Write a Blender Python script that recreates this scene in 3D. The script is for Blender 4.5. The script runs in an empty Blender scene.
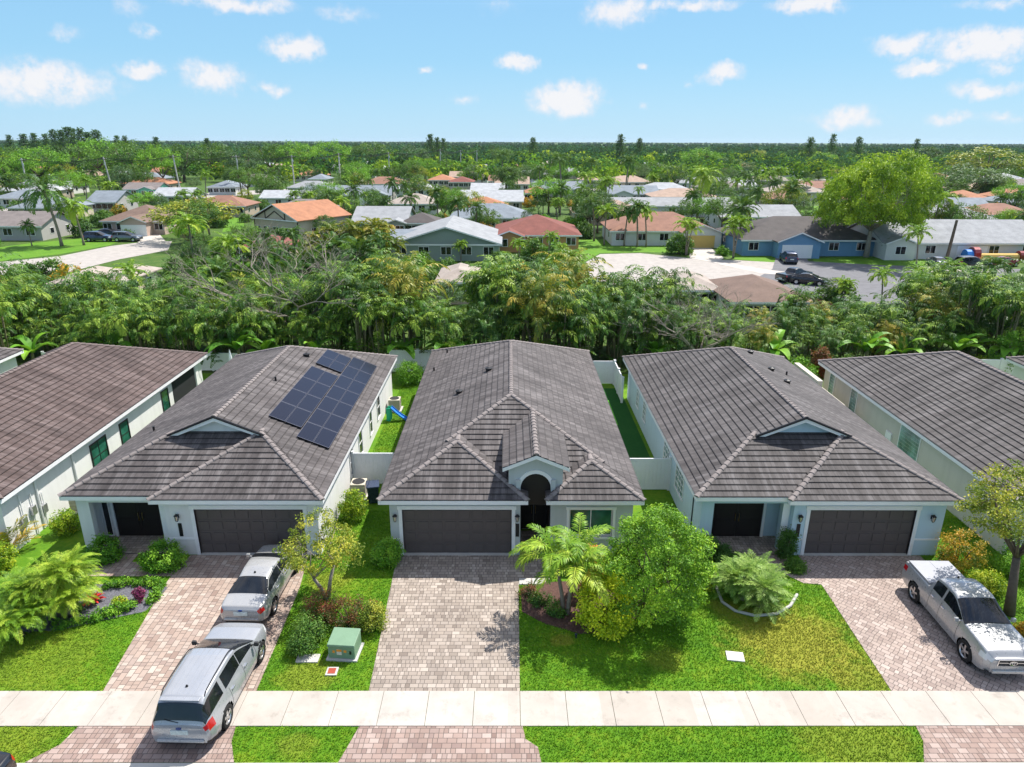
import bpy, math, random
import numpy as np
from mathutils import Vector, Matrix
R = math.radians
sc = bpy.context.scene
COL = sc.collection
rng = np.random.default_rng(11)
random.seed(11)

# ------------------------------------------------------------------ camera
F, PITCH, H, YAW, ROLL = 690., R(19.4), 17.5, R(.3), R(.22)
cam = bpy.data.cameras.new('camera'); camo = bpy.data.objects.new('camera', cam); COL.objects.link(camo)
cam.sensor_width = 36; cam.lens = F / 1024 * 36; cam.clip_end = 20000; cam.clip_start = .2
camo.matrix_world = (Matrix.Translation((0, 0, H)) @ Matrix.Rotation(-YAW, 4, 'Z') @ Matrix.Rotation(math.pi / 2 - PITCH, 4, 'X')
                     @ Matrix.Rotation(ROLL, 4, 'Z'))
sc.camera = camo

def ray(px, py):
    a, b = px - 512, py - 383.5
    c, s = math.cos(ROLL), math.sin(ROLL)
    a, b = a * c + b * s, -a * s + b * c
    x, d = a / F, b / F
    y = math.cos(PITCH) - math.sin(PITCH) * d; z = -math.sin(PITCH) - math.cos(PITCH) * d
    cy, sy = math.cos(YAW), math.sin(YAW)
    return (x * cy + y * sy, -x * sy + y * cy, z)
def at(px, py, z=0.):
    """survey: the point of the photograph at a known height above the ground"""
    r = ray(px, py); k = (z - H) / r[2]
    return Vector((r[0] * k, r[1] * k, z))

# ------------------------------------------------------------------ objects
def link(name, me, parent=None, loc=None, rz=0):
    o = bpy.data.objects.new(name, me); COL.objects.link(o)
    if parent: o.parent = parent
    if loc is not None: o.location = loc
    if rz: o.rotation_euler = (0, 0, rz)
    return o
def tag(o, label=None, cat=None, group=None, kind=None):
    if label: o['label'] = label
    if cat: o['category'] = cat
    if group: o['group'] = group
    if kind: o['kind'] = kind
    return o
def thing(name, label, cat, loc=(0, 0, 0), rz=0, group=None):
    return tag(link(name, None, None, loc, rz), label, cat, group)
def copy_tree(o, parent=None):
    c = o.copy(); COL.objects.link(c)
    if parent: c.parent = parent
    for ch in list(o.children): copy_tree(ch, c)
    return c

class MB:
    def __init__(s): s.v = []; s.f = []; s.m = []; s.uv = []
    def face(s, pts, mi=0, uv=None):
        b = len(s.v); s.v += [tuple(p) for p in pts]; s.f.append(tuple(range(b, b + len(pts)))); s.m.append(mi)
        s.uv.append(uv)
    def idx(s, f, mi=0): s.f.append(tuple(f)); s.m.append(mi); s.uv.append(None)
    def box(s, x0, x1, y0, y1, z0, z1, mi=0, rot=None, org=(0, 0, 0)):
        b = len(s.v)
        P = [(x0, y0, z0), (x1, y0, z0), (x1, y1, z0), (x0, y1, z0), (x0, y0, z1), (x1, y0, z1), (x1, y1, z1), (x0, y1, z1)]
        if rot is not None: P = [tuple(rot @ Vector(p) + Vector(org)) for p in P]
        s.v += P
        for f in ((3, 2, 1, 0), (4, 5, 6, 7), (0, 1, 5, 4), (1, 2, 6, 5), (2, 3, 7, 6), (3, 0, 4, 7)): s.idx([b + i for i in f], mi)
        return s
    def tube(s, pts, rad, n=8, mi=0, cap=True):
        pts = [Vector(p) for p in pts]
        if not hasattr(rad, '__len__'): rad = [rad] * len(pts)
        b = len(s.v)
        for i, p in enumerate(pts):
            t = (pts[min(i + 1, len(pts) - 1)] - pts[max(i - 1, 0)]).normalized()
            u = t.orthogonal().normalized() if i == 0 else (u - t * u.dot(t)).normalized()
            w = t.cross(u)
            for k in range(n):
                a = 2 * math.pi * k / n
                s.v.append(tuple(p + (u * math.cos(a) + w * math.sin(a)) * rad[i]))
        for i in range(len(pts) - 1):
            for k in range(n):
                k2 = (k + 1) % n
                s.idx((b + i * n + k, b + i * n + k2, b + (i + 1) * n + k2, b + (i + 1) * n + k), mi)
        if cap:
            s.idx([b + k for k in range(n)][::-1], mi); s.idx([b + (len(pts) - 1) * n + k for k in range(n)], mi)
        return s
    def lathe(s, prof, n=20, c=(0, 0, 0), axis='z', mi=0):
        b = len(s.v)
        for r, h in prof:
            for k in range(n):
                a = 2 * math.pi * k / n
                p = (r * math.cos(a), r * math.sin(a), h) if axis == 'z' else (r * math.cos(a), h, r * math.sin(a))
                s.v.append((p[0] + c[0], p[1] + c[1], p[2] + c[2]))
        for i in range(len(prof) - 1):
            for k in range(n):
                k2 = (k + 1) % n
                s.idx((b + i * n + k, b + i * n + k2, b + (i + 1) * n + k2, b + (i + 1) * n + k), mi)
        return s
    def mesh(s, name, mats, smooth=False):
        me = bpy.data.meshes.new(name); me.from_pydata(s.v, [], s.f)
        for m in (mats if isinstance(mats, (list, tuple)) else [mats]): me.materials.append(m)
        me.polygons.foreach_set('material_index', s.m)
        if any(u for u in s.uv):
            L = me.uv_layers.new(name='UVMap'); d = []
            for f, u in zip(s.f, s.uv): d += [c for p in (u or [(0, 0)] * len(f)) for c in p]
            L.data.foreach_set('uv', d)
        if smooth: me.polygons.foreach_set('use_smooth', [True] * len(s.f))
        me.update(); return me
    def build(s, name, mats, parent=None, loc=None, smooth=False, bevel=0, rz=0):
        o = link(name, s.mesh(name, mats, smooth), parent, loc, rz)
        if bevel:
            b = o.modifiers.new('bevel', 'BEVEL'); b.width = bevel; b.segments = 2; b.limit_method = 'ANGLE'
        return o
def bx(name, parent, boxes, m, bevel=0, loc=None):
    b = MB()
    for q in boxes: b.box(*q)
    return b.build(name, m, parent, loc, bevel=bevel)

def npmesh(name, V, FQ, m, rnd=None, smooth=False):
    """numpy mesh: V (n,3); FQ (k,4) or (k,3); rnd = one number per face for leaf to leaf variation"""
    me = bpy.data.meshes.new(name); V = np.asarray(V, np.float32); FQ = np.asarray(FQ, np.int32); k, w = FQ.shape
    me.vertices.add(len(V)); me.vertices.foreach_set('co', V.ravel())
    me.loops.add(k * w); me.loops.foreach_set('vertex_index', FQ.ravel())
    me.polygons.add(k); me.polygons.foreach_set('loop_start', np.arange(k, dtype=np.int32) * w)
    if rnd is not None:
        a = me.attributes.new('rnd', 'FLOAT', 'FACE'); a.data.foreach_set('value', np.asarray(rnd, np.float32))
    me.materials.append(m); me.update(calc_edges=True)
    me.polygons.foreach_set('use_smooth', [smooth] * k)
    return me

# ------------------------------------------------------------------ materials
def fin(m): m.use_nodes = True; return m
class NB:
    def __init__(s, name):
        s.m = bpy.data.materials.new(name); s.m.use_nodes = True; s.t = s.m.node_tree
        s.b = s.t.nodes['Principled BSDF']; s.out = s.t.nodes['Material Output']
    def set(s, sock, v):
        if isinstance(v, bpy.types.NodeSocket): s.t.links.new(v, sock)
        elif isinstance(v, (tuple, list)) and len(v) == 3 and sock.type == 'RGBA': sock.default_value = (*v, 1)
        else: sock.default_value = v
    def n(s, typ, out=0, props=None, **ins):
        x = s.t.nodes.new(typ)
        for k, v in (props or {}).items(): setattr(x, k, v)
        for k, v in ins.items(): s.set(x.inputs[int(k[1:])] if k[0] == 'i' and k[1:].isdigit() else x.inputs[k.replace('_', ' ')], v)
        return x.outputs[out]
    def math(s, op, a, b=0., c=None):
        d = {'i0': a, 'i1': b}
        if c is not None: d['i2'] = c
        return s.n('ShaderNodeMath', props={'operation': op}, **d)
    def mix(s, f, a, b, mode='MIX'):
        x = s.t.nodes.new('ShaderNodeMix'); x.data_type = 'RGBA'; x.blend_type = mode
        s.set(x.inputs[0], f); s.set(x.inputs[6], a); s.set(x.inputs[7], b); return x.outputs[2]
    def ramp(s, f, st, interp='LINEAR'):
        x = s.t.nodes.new('ShaderNodeValToRGB'); s.set(x.inputs[0], f); e = x.color_ramp; e.interpolation = interp
        while len(e.elements) < len(st): e.elements.new(1)
        for q, (p, c) in zip(e.elements, st): q.position = p; q.color = (*c, 1) if hasattr(c, '__len__') else (c, c, c, 1)
        return x.outputs[0]
    def noise(s, scale, vec=None, detail=4, rough=.6, dist=0):
        d = {} if vec is None else {'Vector': vec}
        return s.n('ShaderNodeTexNoise', Scale=scale, Detail=detail, Roughness=rough, Distortion=dist, **d)
    def pos(s): return s.n('ShaderNodeNewGeometry')
    def obj(s): return s.n('ShaderNodeTexCoord', out=3)
    def scale(s, v, sx, sy, sz): return s.n('ShaderNodeVectorMath', props={'operation': 'MULTIPLY'}, i0=v, i1=(sx, sy, sz))
    def bump(s, h, strength=.3, dist=.02):
        s.set(s.b.inputs['Normal'], s.n('ShaderNodeBump', Strength=strength, Distance=dist, Height=h))
    def done(s, col=None, rough=.6, spec=.3, metal=0):
        if col is not None: s.set(s.b.inputs['Base Color'], col)
        s.set(s.b.inputs['Roughness'], rough); s.b.inputs['Specular IOR Level'].default_value = spec; s.b.inputs['Metallic'].default_value = metal
        return s.m
def mul(c, k): return tuple(min(1, x * k) for x in c)
def plain(name, c, rough=.6, var=.12, scale=3., spec=.3, metal=0, bump=0, bscale=80, world=True):
    b = NB(name); p = b.pos() if world else b.obj()
    f = b.math('ADD', b.math('MULTIPLY', b.noise(scale, p), .6), b.math('MULTIPLY', b.noise(scale * 9, p), .4))
    if bump: b.bump(b.noise(bscale, p), bump)
    return b.done(b.ramp(f, [(.3, mul(c, 1 - var)), (.7, mul(c, 1 + var))]), rough, spec, metal)
def stucco(name, c):
    b = NB(name); p = b.pos()
    st = b.noise(1., b.scale(p, 2.2, 2.2, .25), 5)
    col = b.mix(b.ramp(st, [(.45, 0), (.8, .45)]), c, mul(c, .72))
    col = b.mix(b.math('MULTIPLY', b.noise(.7, p), .25), col, mul(c, .8))
    b.bump(b.noise(55, p, 3), .35, .01)
    return b.done(col, .85, .2)
def tiles(name, cols, tw=.3, th=.34, streak=.55, wear=(.2, .19, .19)):
    """concrete roof tiles: one tint per tile, streaks running down the slope, worn patches"""
    b = NB(name); uv = b.n('ShaderNodeUVMap', props={'uv_map': 'UVMap'})
    sp = b.t.nodes.new('ShaderNodeSeparateXYZ'); b.set(sp.inputs[0], uv)
    row = b.math('FLOOR', b.math('DIVIDE', b.math('ADD', sp.outputs[1], .002), th))
    u = b.math('ADD', b.math('DIVIDE', sp.outputs[0], tw), b.math('MULTIPLY', row, .5))
    cid = b.n('ShaderNodeCombineXYZ', i0=b.math('FLOOR', u), i1=row, i2=0.)
    wn = b.n('ShaderNodeTexWhiteNoise', props={'noise_dimensions': '3D'}, Vector=cid)
    col = b.ramp(wn, [(i / (len(cols) - 1), c) for i, c in enumerate(cols)])
    p = b.pos()
    s1 = b.noise(1., b.scale(uv, 3.2, .28, 1), 6, .7)
    col = b.mix(b.ramp(s1, [(.46, 0), (.70, streak)]), col, wear)
    s2 = b.noise(1., b.scale(uv, 1.7, .13, 1), 6, .7)                   # dark algae runs
    col = b.mix(b.ramp(s2, [(.5, 0), (.68, .6)]), col, mul(cols[0], .5))
    big = b.noise(.32, p, 5, .6)
    col = b.mix(b.ramp(big, [(.45, 0), (.7, .5)]), col, mul(cols[0], .62))
    col = b.mix(b.ramp(b.noise(1.1, p, 6, .7), [(.52, 0), (.72, .35)]), col, mul(cols[-1], 1.5))
    fr = b.math('FRACT', u)
    j = b.math('LESS_THAN', b.math('MINIMUM', fr, b.math('SUBTRACT', 1., fr)), .03)
    col = b.mix(b.math('MULTIPLY', j, .6), col, mul(cols[0], .35))
    # dark line cast at each tile butt, painted on the lower lip
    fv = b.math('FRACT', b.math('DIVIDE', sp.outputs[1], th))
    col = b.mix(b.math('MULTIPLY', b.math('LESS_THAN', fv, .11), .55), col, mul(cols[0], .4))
    b.bump(b.math('ADD', b.math('MULTIPLY', j, -1.), b.math('MULTIPLY', b.noise(26, p), .5)), .5, .012)
    return b.done(col, .75, .3)
def pavers(name, cols, w=.3, h=.2, rot=0., mort=(.10, .085, .075), dirt=.35, run=.5):
    b = NB(name); p = b.pos()
    p2 = b.n('ShaderNodeMapping', Vector=p, Rotation=(0, 0, rot))
    sp = b.t.nodes.new('ShaderNodeSeparateXYZ'); b.set(sp.inputs[0], p2)
    v = b.math('DIVIDE', sp.outputs[1], h); row = b.math('FLOOR', v)
    rw = b.n('ShaderNodeTexWhiteNoise', props={'noise_dimensions': '1D'}, W=row)
    u = b.math('ADD', b.math('DIVIDE', sp.outputs[0], w), b.math('ADD', b.math('MULTIPLY', row, run), b.math('MULTIPLY', rw, .35)))
    # every second stone is split in two, so sizes vary as in a tumbled mix
    cu = b.math('FLOOR', u); fu = b.math('FRACT', u)
    sel = b.n('ShaderNodeTexWhiteNoise', props={'noise_dimensions': '3D'}, Vector=b.n('ShaderNodeCombineXYZ', i0=cu, i1=row, i2=7.))
    two = b.math('GREATER_THAN', sel, .45)
    fu2 = b.math('FRACT', b.math('MULTIPLY', fu, 2.)); half = b.math('MULTIPLY', b.math('FLOOR', b.math('MULTIPLY', fu, 2.)), two)
    wn = b.n('ShaderNodeTexWhiteNoise', props={'noise_dimensions': '3D'}, Vector=b.n('ShaderNodeCombineXYZ', i0=cu, i1=row, i2=half))
    col = b.ramp(wn, [(i / (len(cols) - 1), c) for i, c in enumerate(cols)])
    fv = b.math('FRACT', v)
    e1 = b.math('MULTIPLY', b.math('MINIMUM', fu, b.math('SUBTRACT', 1., fu)), w)
    e2 = b.math('MULTIPLY', b.math('MINIMUM', fu2, b.math('SUBTRACT', 1., fu2)), w / 2)
    e2 = b.math('MAXIMUM', e2, b.math('MULTIPLY', b.math('SUBTRACT', 1., two), 9.))
    e3 = b.math('MULTIPLY', b.math('MINIMUM', fv, b.math('SUBTRACT', 1., fv)), h)
    ed = b.math('MINIMUM', b.math('MINIMUM', e1, e2), e3)
    m = b.n('ShaderNodeMapRange', Value=ed, From_Min=.004, From_Max=.013)
    col = b.mix(b.ramp(b.noise(.6, p, 5, .6), [(.42, 0), (.72, dirt)]), col, mul(cols[0], .7))
    col = b.mix(b.math('MULTIPLY', b.noise(22, p), .35), col, mul(cols[1], .7))
    col = b.mix(m, mort, col)
    b.bump(b.math('ADD', m, b.math('MULTIPLY', b.noise(40, p), .3)), .5, .012)
    return b.done(col, .85, .25)
LK = 1.9
def foliage(name, c1, c2, c3, trans=.26, rough=.5, k=1., spec=.3):
    """leaf tint by the leaf's own number, each plant a little different"""
    b = NB(name); c1, c2, c3 = mul(c1, LK * k), mul(c2, LK * k), mul(c3, LK * k)
    r = b.n('ShaderNodeAttribute', out=2, props={'attribute_name': 'rnd'})
    oi = b.n('ShaderNodeObjectInfo', out=5)
    r2 = b.math('ADD', r, b.math('MULTIPLY', b.math('SUBTRACT', oi, .5), .35))
    col = b.ramp(r2, [(.08, c1), (.5, c2), (.92, c3)])
    tr = b.n('ShaderNodeBsdfTranslucent', Color=b.mix(.35, col, (.30, .42, .02)))
    b.done(col, rough, spec)
    mx = b.n('ShaderNodeMixShader', i0=trans, i1=b.b.outputs[0], i2=tr)
    b.t.links.new(mx, b.out.inputs[0]); return b.m
DRY = [(10.6, 20.9, 2.9, .9), (12.2, 19.2, 1.4, .6), (-16.6, 19.9, 2.6, .3), (-6.9, 19.2, 1.3, .45), (-7.6, 24.6, 1.2, .5), (5.6, 20.0, .9, .4), (8.6, 22.9, .8, .6), (2.0, 21.0, .5, .7), (-15.5, 16.4, 2., .35), (10.8, 16.3, 2.4, .4), (-6.5, 16.2, .8, .35)]
def lawnmat(name, c1, c2, c3, k=1., dry=()):
    b = NB(name); p = b.pos()
    f = b.math('ADD', b.math('MULTIPLY', b.noise(.55, p, 5, .65), .6), b.math('MULTIPLY', b.noise(5, p, 3), .4))
    col = b.ramp(f, [(.3, mul(c1, k)), (.5, mul(c2, k)), (.68, mul(c3, k))])
    for x, y, r, s in dry:                                              # thin, sun dried patches
        d = b.n('ShaderNodeVectorMath', out=1, props={'operation': 'LENGTH'}, i0=b.n('ShaderNodeVectorMath', props={'operation': 'MULTIPLY'}, i0=b.n('ShaderNodeVectorMath', props={'operation': 'SUBTRACT'}, i0=p, i1=(x, y, 0)), i1=(1 / r, 1.2 / r, 0)))
        e = b.math('ADD', d, b.math('MULTIPLY', b.math('SUBTRACT', b.noise(1.6, p, 6, .7), .5), 1.6))
        col = b.mix(b.ramp(e, [(.55, s), (1.1, 0)]), col, b.mix(b.noise(7, p, 4), mul((.24, .30, .02), k), mul((.42, .37, .06), k)))
    b.bump(b.noise(45, p), .8, .03)
    return b.done(col, .8, .15)
def concrete(name, c, panel=0):
    b = NB(name); p = b.pos()
    col = b.ramp(b.noise(.9, p, 7, .65), [(.3, mul(c, .8)), (.6, c), (.8, mul(c, 1.06))])
    if panel:
        sp = b.t.nodes.new('ShaderNodeSeparateXYZ'); b.set(sp.inputs[0], p)
        wn = b.n('ShaderNodeTexWhiteNoise', props={'noise_dimensions': '1D'}, W=b.math('FLOOR', b.math('DIVIDE', sp.outputs[0], panel)))
        col = b.mix(b.math('MULTIPLY', wn, .5), col, mul((c[0], c[1] * .93, c[2] * .86), .72))
    col = b.mix(b.ramp(b.noise(1.3, p, 9, .75), [(.54, 0), (.74, .6)]), col, mul((c[0], c[1] * .95, c[2] * .9), .42))
    col = b.mix(b.ramp(b.noise(34, p, 3, .7), [(.62, 0), (.75, .3)]), col, mul(c, .5))
    b.bump(b.noise(60, p), .2, .01)
    return b.done(col, .9, .2)
def carpaint(name, c, metal=.6, rough=.3):
    b = NB(name); b.b.inputs['Coat Weight'].default_value = .8; b.b.inputs['Coat Roughness'].default_value = .05
    p = b.obj(); d = b.noise(3, p, 5)
    return b.done(b.ramp(d, [(.3, mul(c, .93)), (.7, c)]), b.ramp(b.noise(9, p), [(.3, rough * .8), (.8, rough * 1.3)]), .5, metal)
def glass(name, c=(.01, .012, .015), rough=.06):
    b = NB(name); p = b.pos(); f = b.noise(1.3, p, 2)
    return b.done(b.ramp(f, [(.35, mul(c, .6)), (.7, mul(c, 1.6))]), rough, .6)

M = {}
M['stucco_white'] = stucco('stucco_white', (.74, .74, .72)); M['stucco_grey'] = stucco('stucco_grey', (.50, .53, .52))
M['stucco_blue'] = stucco('stucco_blue', (.50, .63, .70)); M['stucco_cream'] = stucco('stucco_cream', (.56, .53, .46))
M['trim'] = plain('white_trim', (.78, .78, .77), .5, .05)
M['soffit'] = plain('soffit_paint', (.62, .62, .6), .7, .05)
GREY = [(.052, .046, .045), (.085, .076, .074), (.066, .059, .058), (.11, .099, .096)]
BROWN = [(.056, .038, .034), (.096, .067, .060), (.075, .052, .047), (.125, .091, .083)]
M['tile_grey'] = tiles('roof_tile_grey', GREY, wear=(.24, .225, .225))
M['tile_mid'] = tiles('roof_tile_greybrown', [(.056, .049, .048), (.092, .081, .079), (.072, .063, .062), (.125, .111, .108)], wear=(.27, .25, .245))
M['tile_brown'] = tiles('roof_tile_brown', BROWN, wear=(.25, .2, .19))
M['ridge'] = plain('ridge_cap_tile', (.215, .188, .178), .8, .3, 2.5, bump=.3)
M['ridge_brown'] = plain('ridge_cap_brown', (.16, .125, .115), .8, .3, 2.5, bump=.3)
M['garage'] = plain('garage_door_paint', (.10, .082, .077), .5, .08, 1.2)
M['door'] = plain('dark_door_wood', (.018, .014, .013), .45, .2, 4)
M['black'] = plain('black_metal', (.015, .015, .016), .4, .1)
M['brass'] = plain('brass', (.55, .40, .16), .3, .05, metal=1)
M['glass_dark'] = glass('dark_glass'); M['glass_green'] = glass('green_glass', (.02, .11, .075), .08)
M['glass_block'] = glass('glass_block', (.16, .27, .25), .15)
M['screen'] = plain('insect_screen', (.02, .021, .024), .8, .1)
M['vinyl'] = plain('white_vinyl', (.76, .78, .80), .4, .04)
M['beige_wall'] = stucco('beige_wall', (.55, .51, .42))
M['pv'] = NB('solar_cells')
def _pv():
    b = M['pv']; uv = b.n('ShaderNodeUVMap', props={'uv_map': 'UVMap'}); sp = b.t.nodes.new('ShaderNodeSeparateXYZ'); b.set(sp.inputs[0], uv)
    d = []
    for i, k in ((0, 6.), (1, 12.)):
        f = b.math('FRACT', b.math('MULTIPLY', sp.outputs[i], k)); d.append(b.math('MINIMUM', f, b.math('SUBTRACT', 1., f)))
    m = b.math('LESS_THAN', b.math('MINIMUM', *d), .035)
    return b.done(b.mix(m, (.007, .008, .018), (.018, .02, .036)), .2, .25)
M['pv'] = _pv()
M['alu'] = plain('aluminium', (.6, .6, .62), .35, .05, metal=.9)
M['paver_c'] = pavers('driveway_pavers_pinkgrey', [(.19, .155, .13), (.38, .32, .27), (.29, .245, .205), (.48, .415, .355), (.25, .21, .18)], .30, .19)
M['paver_l'] = pavers('driveway_pavers_pink', [(.25, .175, .145), (.44, .345, .285), (.34, .255, .21), (.52, .44, .375), (.29, .215, .185)], .36, .22, R(90), dirt=.3)
M['paver_r'] = pavers('driveway_pavers_taupe', [(.26, .20, .175), (.42, .34, .295), (.34, .265, .23), (.50, .415, .365), (.29, .225, .20)], .30, .2, R(45), dirt=.35)
M['paver_a'] = pavers('apron_pavers', [(.20, .135, .115), (.38, .28, .24), (.30, .215, .18), (.47, .375, .33), (.24, .17, .15)], .30, .19, dirt=.4)
M['walk'] = concrete('sidewalk_concrete', (.48, .445, .40), 1.52); M['gutter'] = concrete('gutter_concrete', (.56, .53, .48))
M['conc'] = concrete('plain_concrete', (.50, .49, .46)); M['asphalt'] = concrete('asphalt', (.075, .075, .078))
M['road_pale'] = concrete('pale_road', (.40, .37, .34)); M['road_grey'] = concrete('grey_road', (.17, .17, .18)); M['drive_pale'] = concrete('pale_driveway', (.52, .48, .43))
G1, G2, G3 = (.055, .175, .010), (.12, .275, .012), (.23, .34, .02)
M['lawn'] = lawnmat('lawn', G1, G2, G3, .8, DRY); M['blade'] = lawnmat('grass_blade', mul(G1, 1.15), mul(G2, 1.2), mul(G3, 1.25), 1., DRY)
M['lawn_dry'] = lawnmat('lawn_dry', (.12, .22, .010), (.24, .31, .018), (.38, .36, .04), .85); M['blade_dry'] = lawnmat('grass_blade_dry', (.12, .25, .010), (.25, .35, .018), (.40, .40, .04))
M['field'] = lawnmat('far_ground', (.03, .075, .012), (.06, .12, .018), (.12, .145, .04))
M['bglawn'] = lawnmat('far_lawn', (.06, .16, .012), (.10, .23, .016), (.15, .26, .025))
M['turf'] = lawnmat('artificial_turf', (.010, .075, .012), (.015, .095, .014), (.022, .11, .016)); M['sunlit_green'] = plain('painted_sunlit_green', (.10, .42, .02), .8, .08)
M['mulch'] = plain('red_mulch', (.10, .055, .045), .95, .6, 14, bump=1., bscale=30)
M['gravel'] = plain('grey_gravel', (.12, .12, .14), .9, .8, 16, bump=1., bscale=28)
M['bark'] = plain('bark', (.13, .10, .075), .9, .35, 5, bump=.8, bscale=18, world=False); M['bark_pale'] = plain('bark_pale', (.30, .26, .21), .9, .3, 4, bump=.6, bscale=14, world=False)
M['palm_bark'] = plain('palm_bark', (.24, .20, .16), .9, .3, 5, bump=.6, bscale=14, world=False); M['cane'] = plain('palm_cane', (.16, .15, .075), .7, .3, 5, world=False)
# ------------------------------------------------------------------ world, sun, sky with small clouds
W = bpy.data.worlds.new('World'); sc.world = W; W.use_nodes = True
SUN_EL, SUN_AZ = R(57), R(45)          # behind the houses, to the right
def world():
    b = NB.__new__(NB); b.t = W.node_tree; t = b.t
    bg = t.nodes['Background']; out = t.nodes['World Output']
    sky = t.nodes.new('ShaderNodeTexSky'); sky.sky_type = 'NISHITA'; sky.sun_disc = False
    sky.sun_elevation = SUN_EL; sky.sun_rotation = SUN_AZ; sky.altitude = 0; sky.air_density = 1.; sky.dust_density = .35; sky.ozone_density = 2.2
    d = b.n('ShaderNodeTexCoord', out=0); sp = t.nodes.new('ShaderNodeSeparateXYZ'); b.set(sp.inputs[0], d)
    az = b.math('ARCTAN2', sp.outputs[0], sp.outputs[1]); el = b.math('ARCSINE', sp.outputs[2])
    deep = b.ramp(el, [(.0, (1.95, 3.2, 4.15)), (.10, (1.4, 2.8, 4.0)), (.45, (.8, 1.9, 3.7))])      # the clear azure of the day near the horizon
    b.set(bg.inputs[0], b.mix(b.ramp(el, [(.16, .92), (.42, .0)]), sky.outputs[0], deep)); bg.inputs[1].default_value = .15
    nz = b.n('ShaderNodeTexNoise', out=1, Scale=28., Detail=6., Roughness=.6, Vector=d)
    wob = b.n('ShaderNodeVectorMath', props={'operation': 'MULTIPLY_ADD'}, i0=nz, i1=(.05, .03, 0), i2=(-.025, -.015, 0))
    v = b.n('ShaderNodeVectorMath', props={'operation': 'ADD'}, i0=b.n('ShaderNodeCombineXYZ', i0=az, i1=el, i2=0.), i1=wob)
    # small cumulus: image bearings of each cloud -> azimuth, elevation, half width, half height (px)
    C = [(45, 82, 62, 20, 1), (75, 92, 38, 10, .6), (140, 69, 22, 9, 1), (212, 78, 34, 17, .9), (295, 48, 30, 13, 1.1), (270, 89, 18, 8, .9), (235, 4, 60, 9, .9), (128, 8, 22, 11, .5),
         (65, 33, 22, 7, .5), (142, 31, 13, 8, .6), (515, 64, 22, 10, 1), (567, 98, 40, 19, 1.2), (427, 69, 10, 5, .7), (465, 98, 24, 8, .45), (620, 12, 40, 16, .9), (690, 4, 60, 6, .8), (810, 4, 40, 8, 1.1),
         (722, 74, 22, 11, .9), (690, 82, 12, 7, .5), (643, 65, 8, 5, .8), (905, 45, 34, 13, .9), (985, 45, 50, 16, 1.1), (925, 68, 24, 9, 1), (985, 90, 28, 9, .9), (1000, 67, 16, 6, .6),
         (848, 118, 32, 13, .9), (815, 118, 30, 8, .35), (950, 117, 22, 7, .7), (1005, 117, 26, 7, .6), (1000, 2, 40, 6, .6), (500, 5, 30, 14, .35), (345, 14, 40, 10, .5), (645, 106, 9, 4, .5),
         (-120, 60, 70, 20, 1), (1160, 70, 80, 22, 1), (-60, -60, 90, 20, 1), (400, -70, 120, 24, 1), (800, -80, 140, 24, 1)]
    acc = None
    for px, py, w, h, k in C:
        r = Vector(ray(px, py)).normalized(); a0 = math.atan2(r.x, r.y); e0 = math.asin(r.z)
        q = b.n('ShaderNodeVectorMath', props={'operation': 'SUBTRACT'}, i0=v, i1=(a0, e0, 0))
        q = b.n('ShaderNodeVectorMath', props={'operation': 'MULTIPLY'}, i0=q, i1=(F / w * 1.02, F / h * 1.04, 0))
        L = b.n('ShaderNodeVectorMath', out=1, props={'operation': 'LENGTH'}, i0=q)
        s = b.math('MULTIPLY', b.math('MAXIMUM', b.math('SUBTRACT', 1.25, L), 0.), k)
        acc = s if acc is None else b.math('MAXIMUM', acc, s)
    fb = b.n('ShaderNodeTexNoise', Scale=60., Detail=7., Roughness=.62, Vector=d)
    over = b.math('MULTIPLY', b.ramp(b.n('ShaderNodeTexNoise', Scale=4., Detail=6., Roughness=.6, Vector=d), [(.38, 0), (.56, 1)]), b.ramp(el, [(.28, 0), (.55, 1)]))   # broken cloud overhead, out of view, added as neutral fill light
    acc = b.math('MAXIMUM', acc, over)
    den = b.math('MULTIPLY', acc, b.math('ADD', b.math('MULTIPLY', fb, 1.8), -.15))
    al = b.n('ShaderNodeMapRange', props={'interpolation_type': 'SMOOTHSTEP'}, Value=den, From_Min=.12, From_Max=.75, To_Max=.86)
    cb = t.nodes.new('ShaderNodeBackground'); b.set(cb.inputs[0], b.ramp(den, [(.2, (.92, .90, .96)), (.8, (1, .965, .965))])); b.set(cb.inputs[1], b.ramp(el, [(.3, .65), (.6, .72)]))
    mx = b.n('ShaderNodeMixShader', i0=al, i1=bg.outputs[0], i2=cb.outputs[0]); t.links.new(mx, out.inputs[0])
world()
sun = bpy.data.lights.new('sun', 'SUN'); sun.energy = 4.9; sun.angle = R(.5); sun.color = (1, .95, .88)
so = bpy.data.objects.new('sun', sun); COL.objects.link(so)
sd = Vector((math.sin(SUN_AZ) * math.cos(SUN_EL), math.cos(SUN_AZ) * math.cos(SUN_EL), math.sin(SUN_EL)))
so.rotation_euler = sd.to_track_quat('Z', 'Y').to_euler(); so.location = sd * 200
vs = sc.view_settings; vs.view_transform = 'Standard'; vs.look = 'None'; vs.gamma = 1; vs.use_curve_mapping = False; vs.exposure = .6
cy = sc.cycles; cy.use_denoising = True; cy.use_adaptive_sampling = False; cy.max_bounces = 6; cy.diffuse_bounces = 3; cy.glossy_bounces = 2; cy.transmission_bounces = 4; cy.transparent_max_bounces = 4
cy.sample_clamp_indirect = 4; cy.volume_bounces = 0
try: cy.denoiser = 'OPENIMAGEDENOISE'; cy.denoising_input_passes = 'RGB_ALBEDO_NORMAL'; cy.denoising_prefilter = 'ACCURATE'
except Exception: pass

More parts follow.
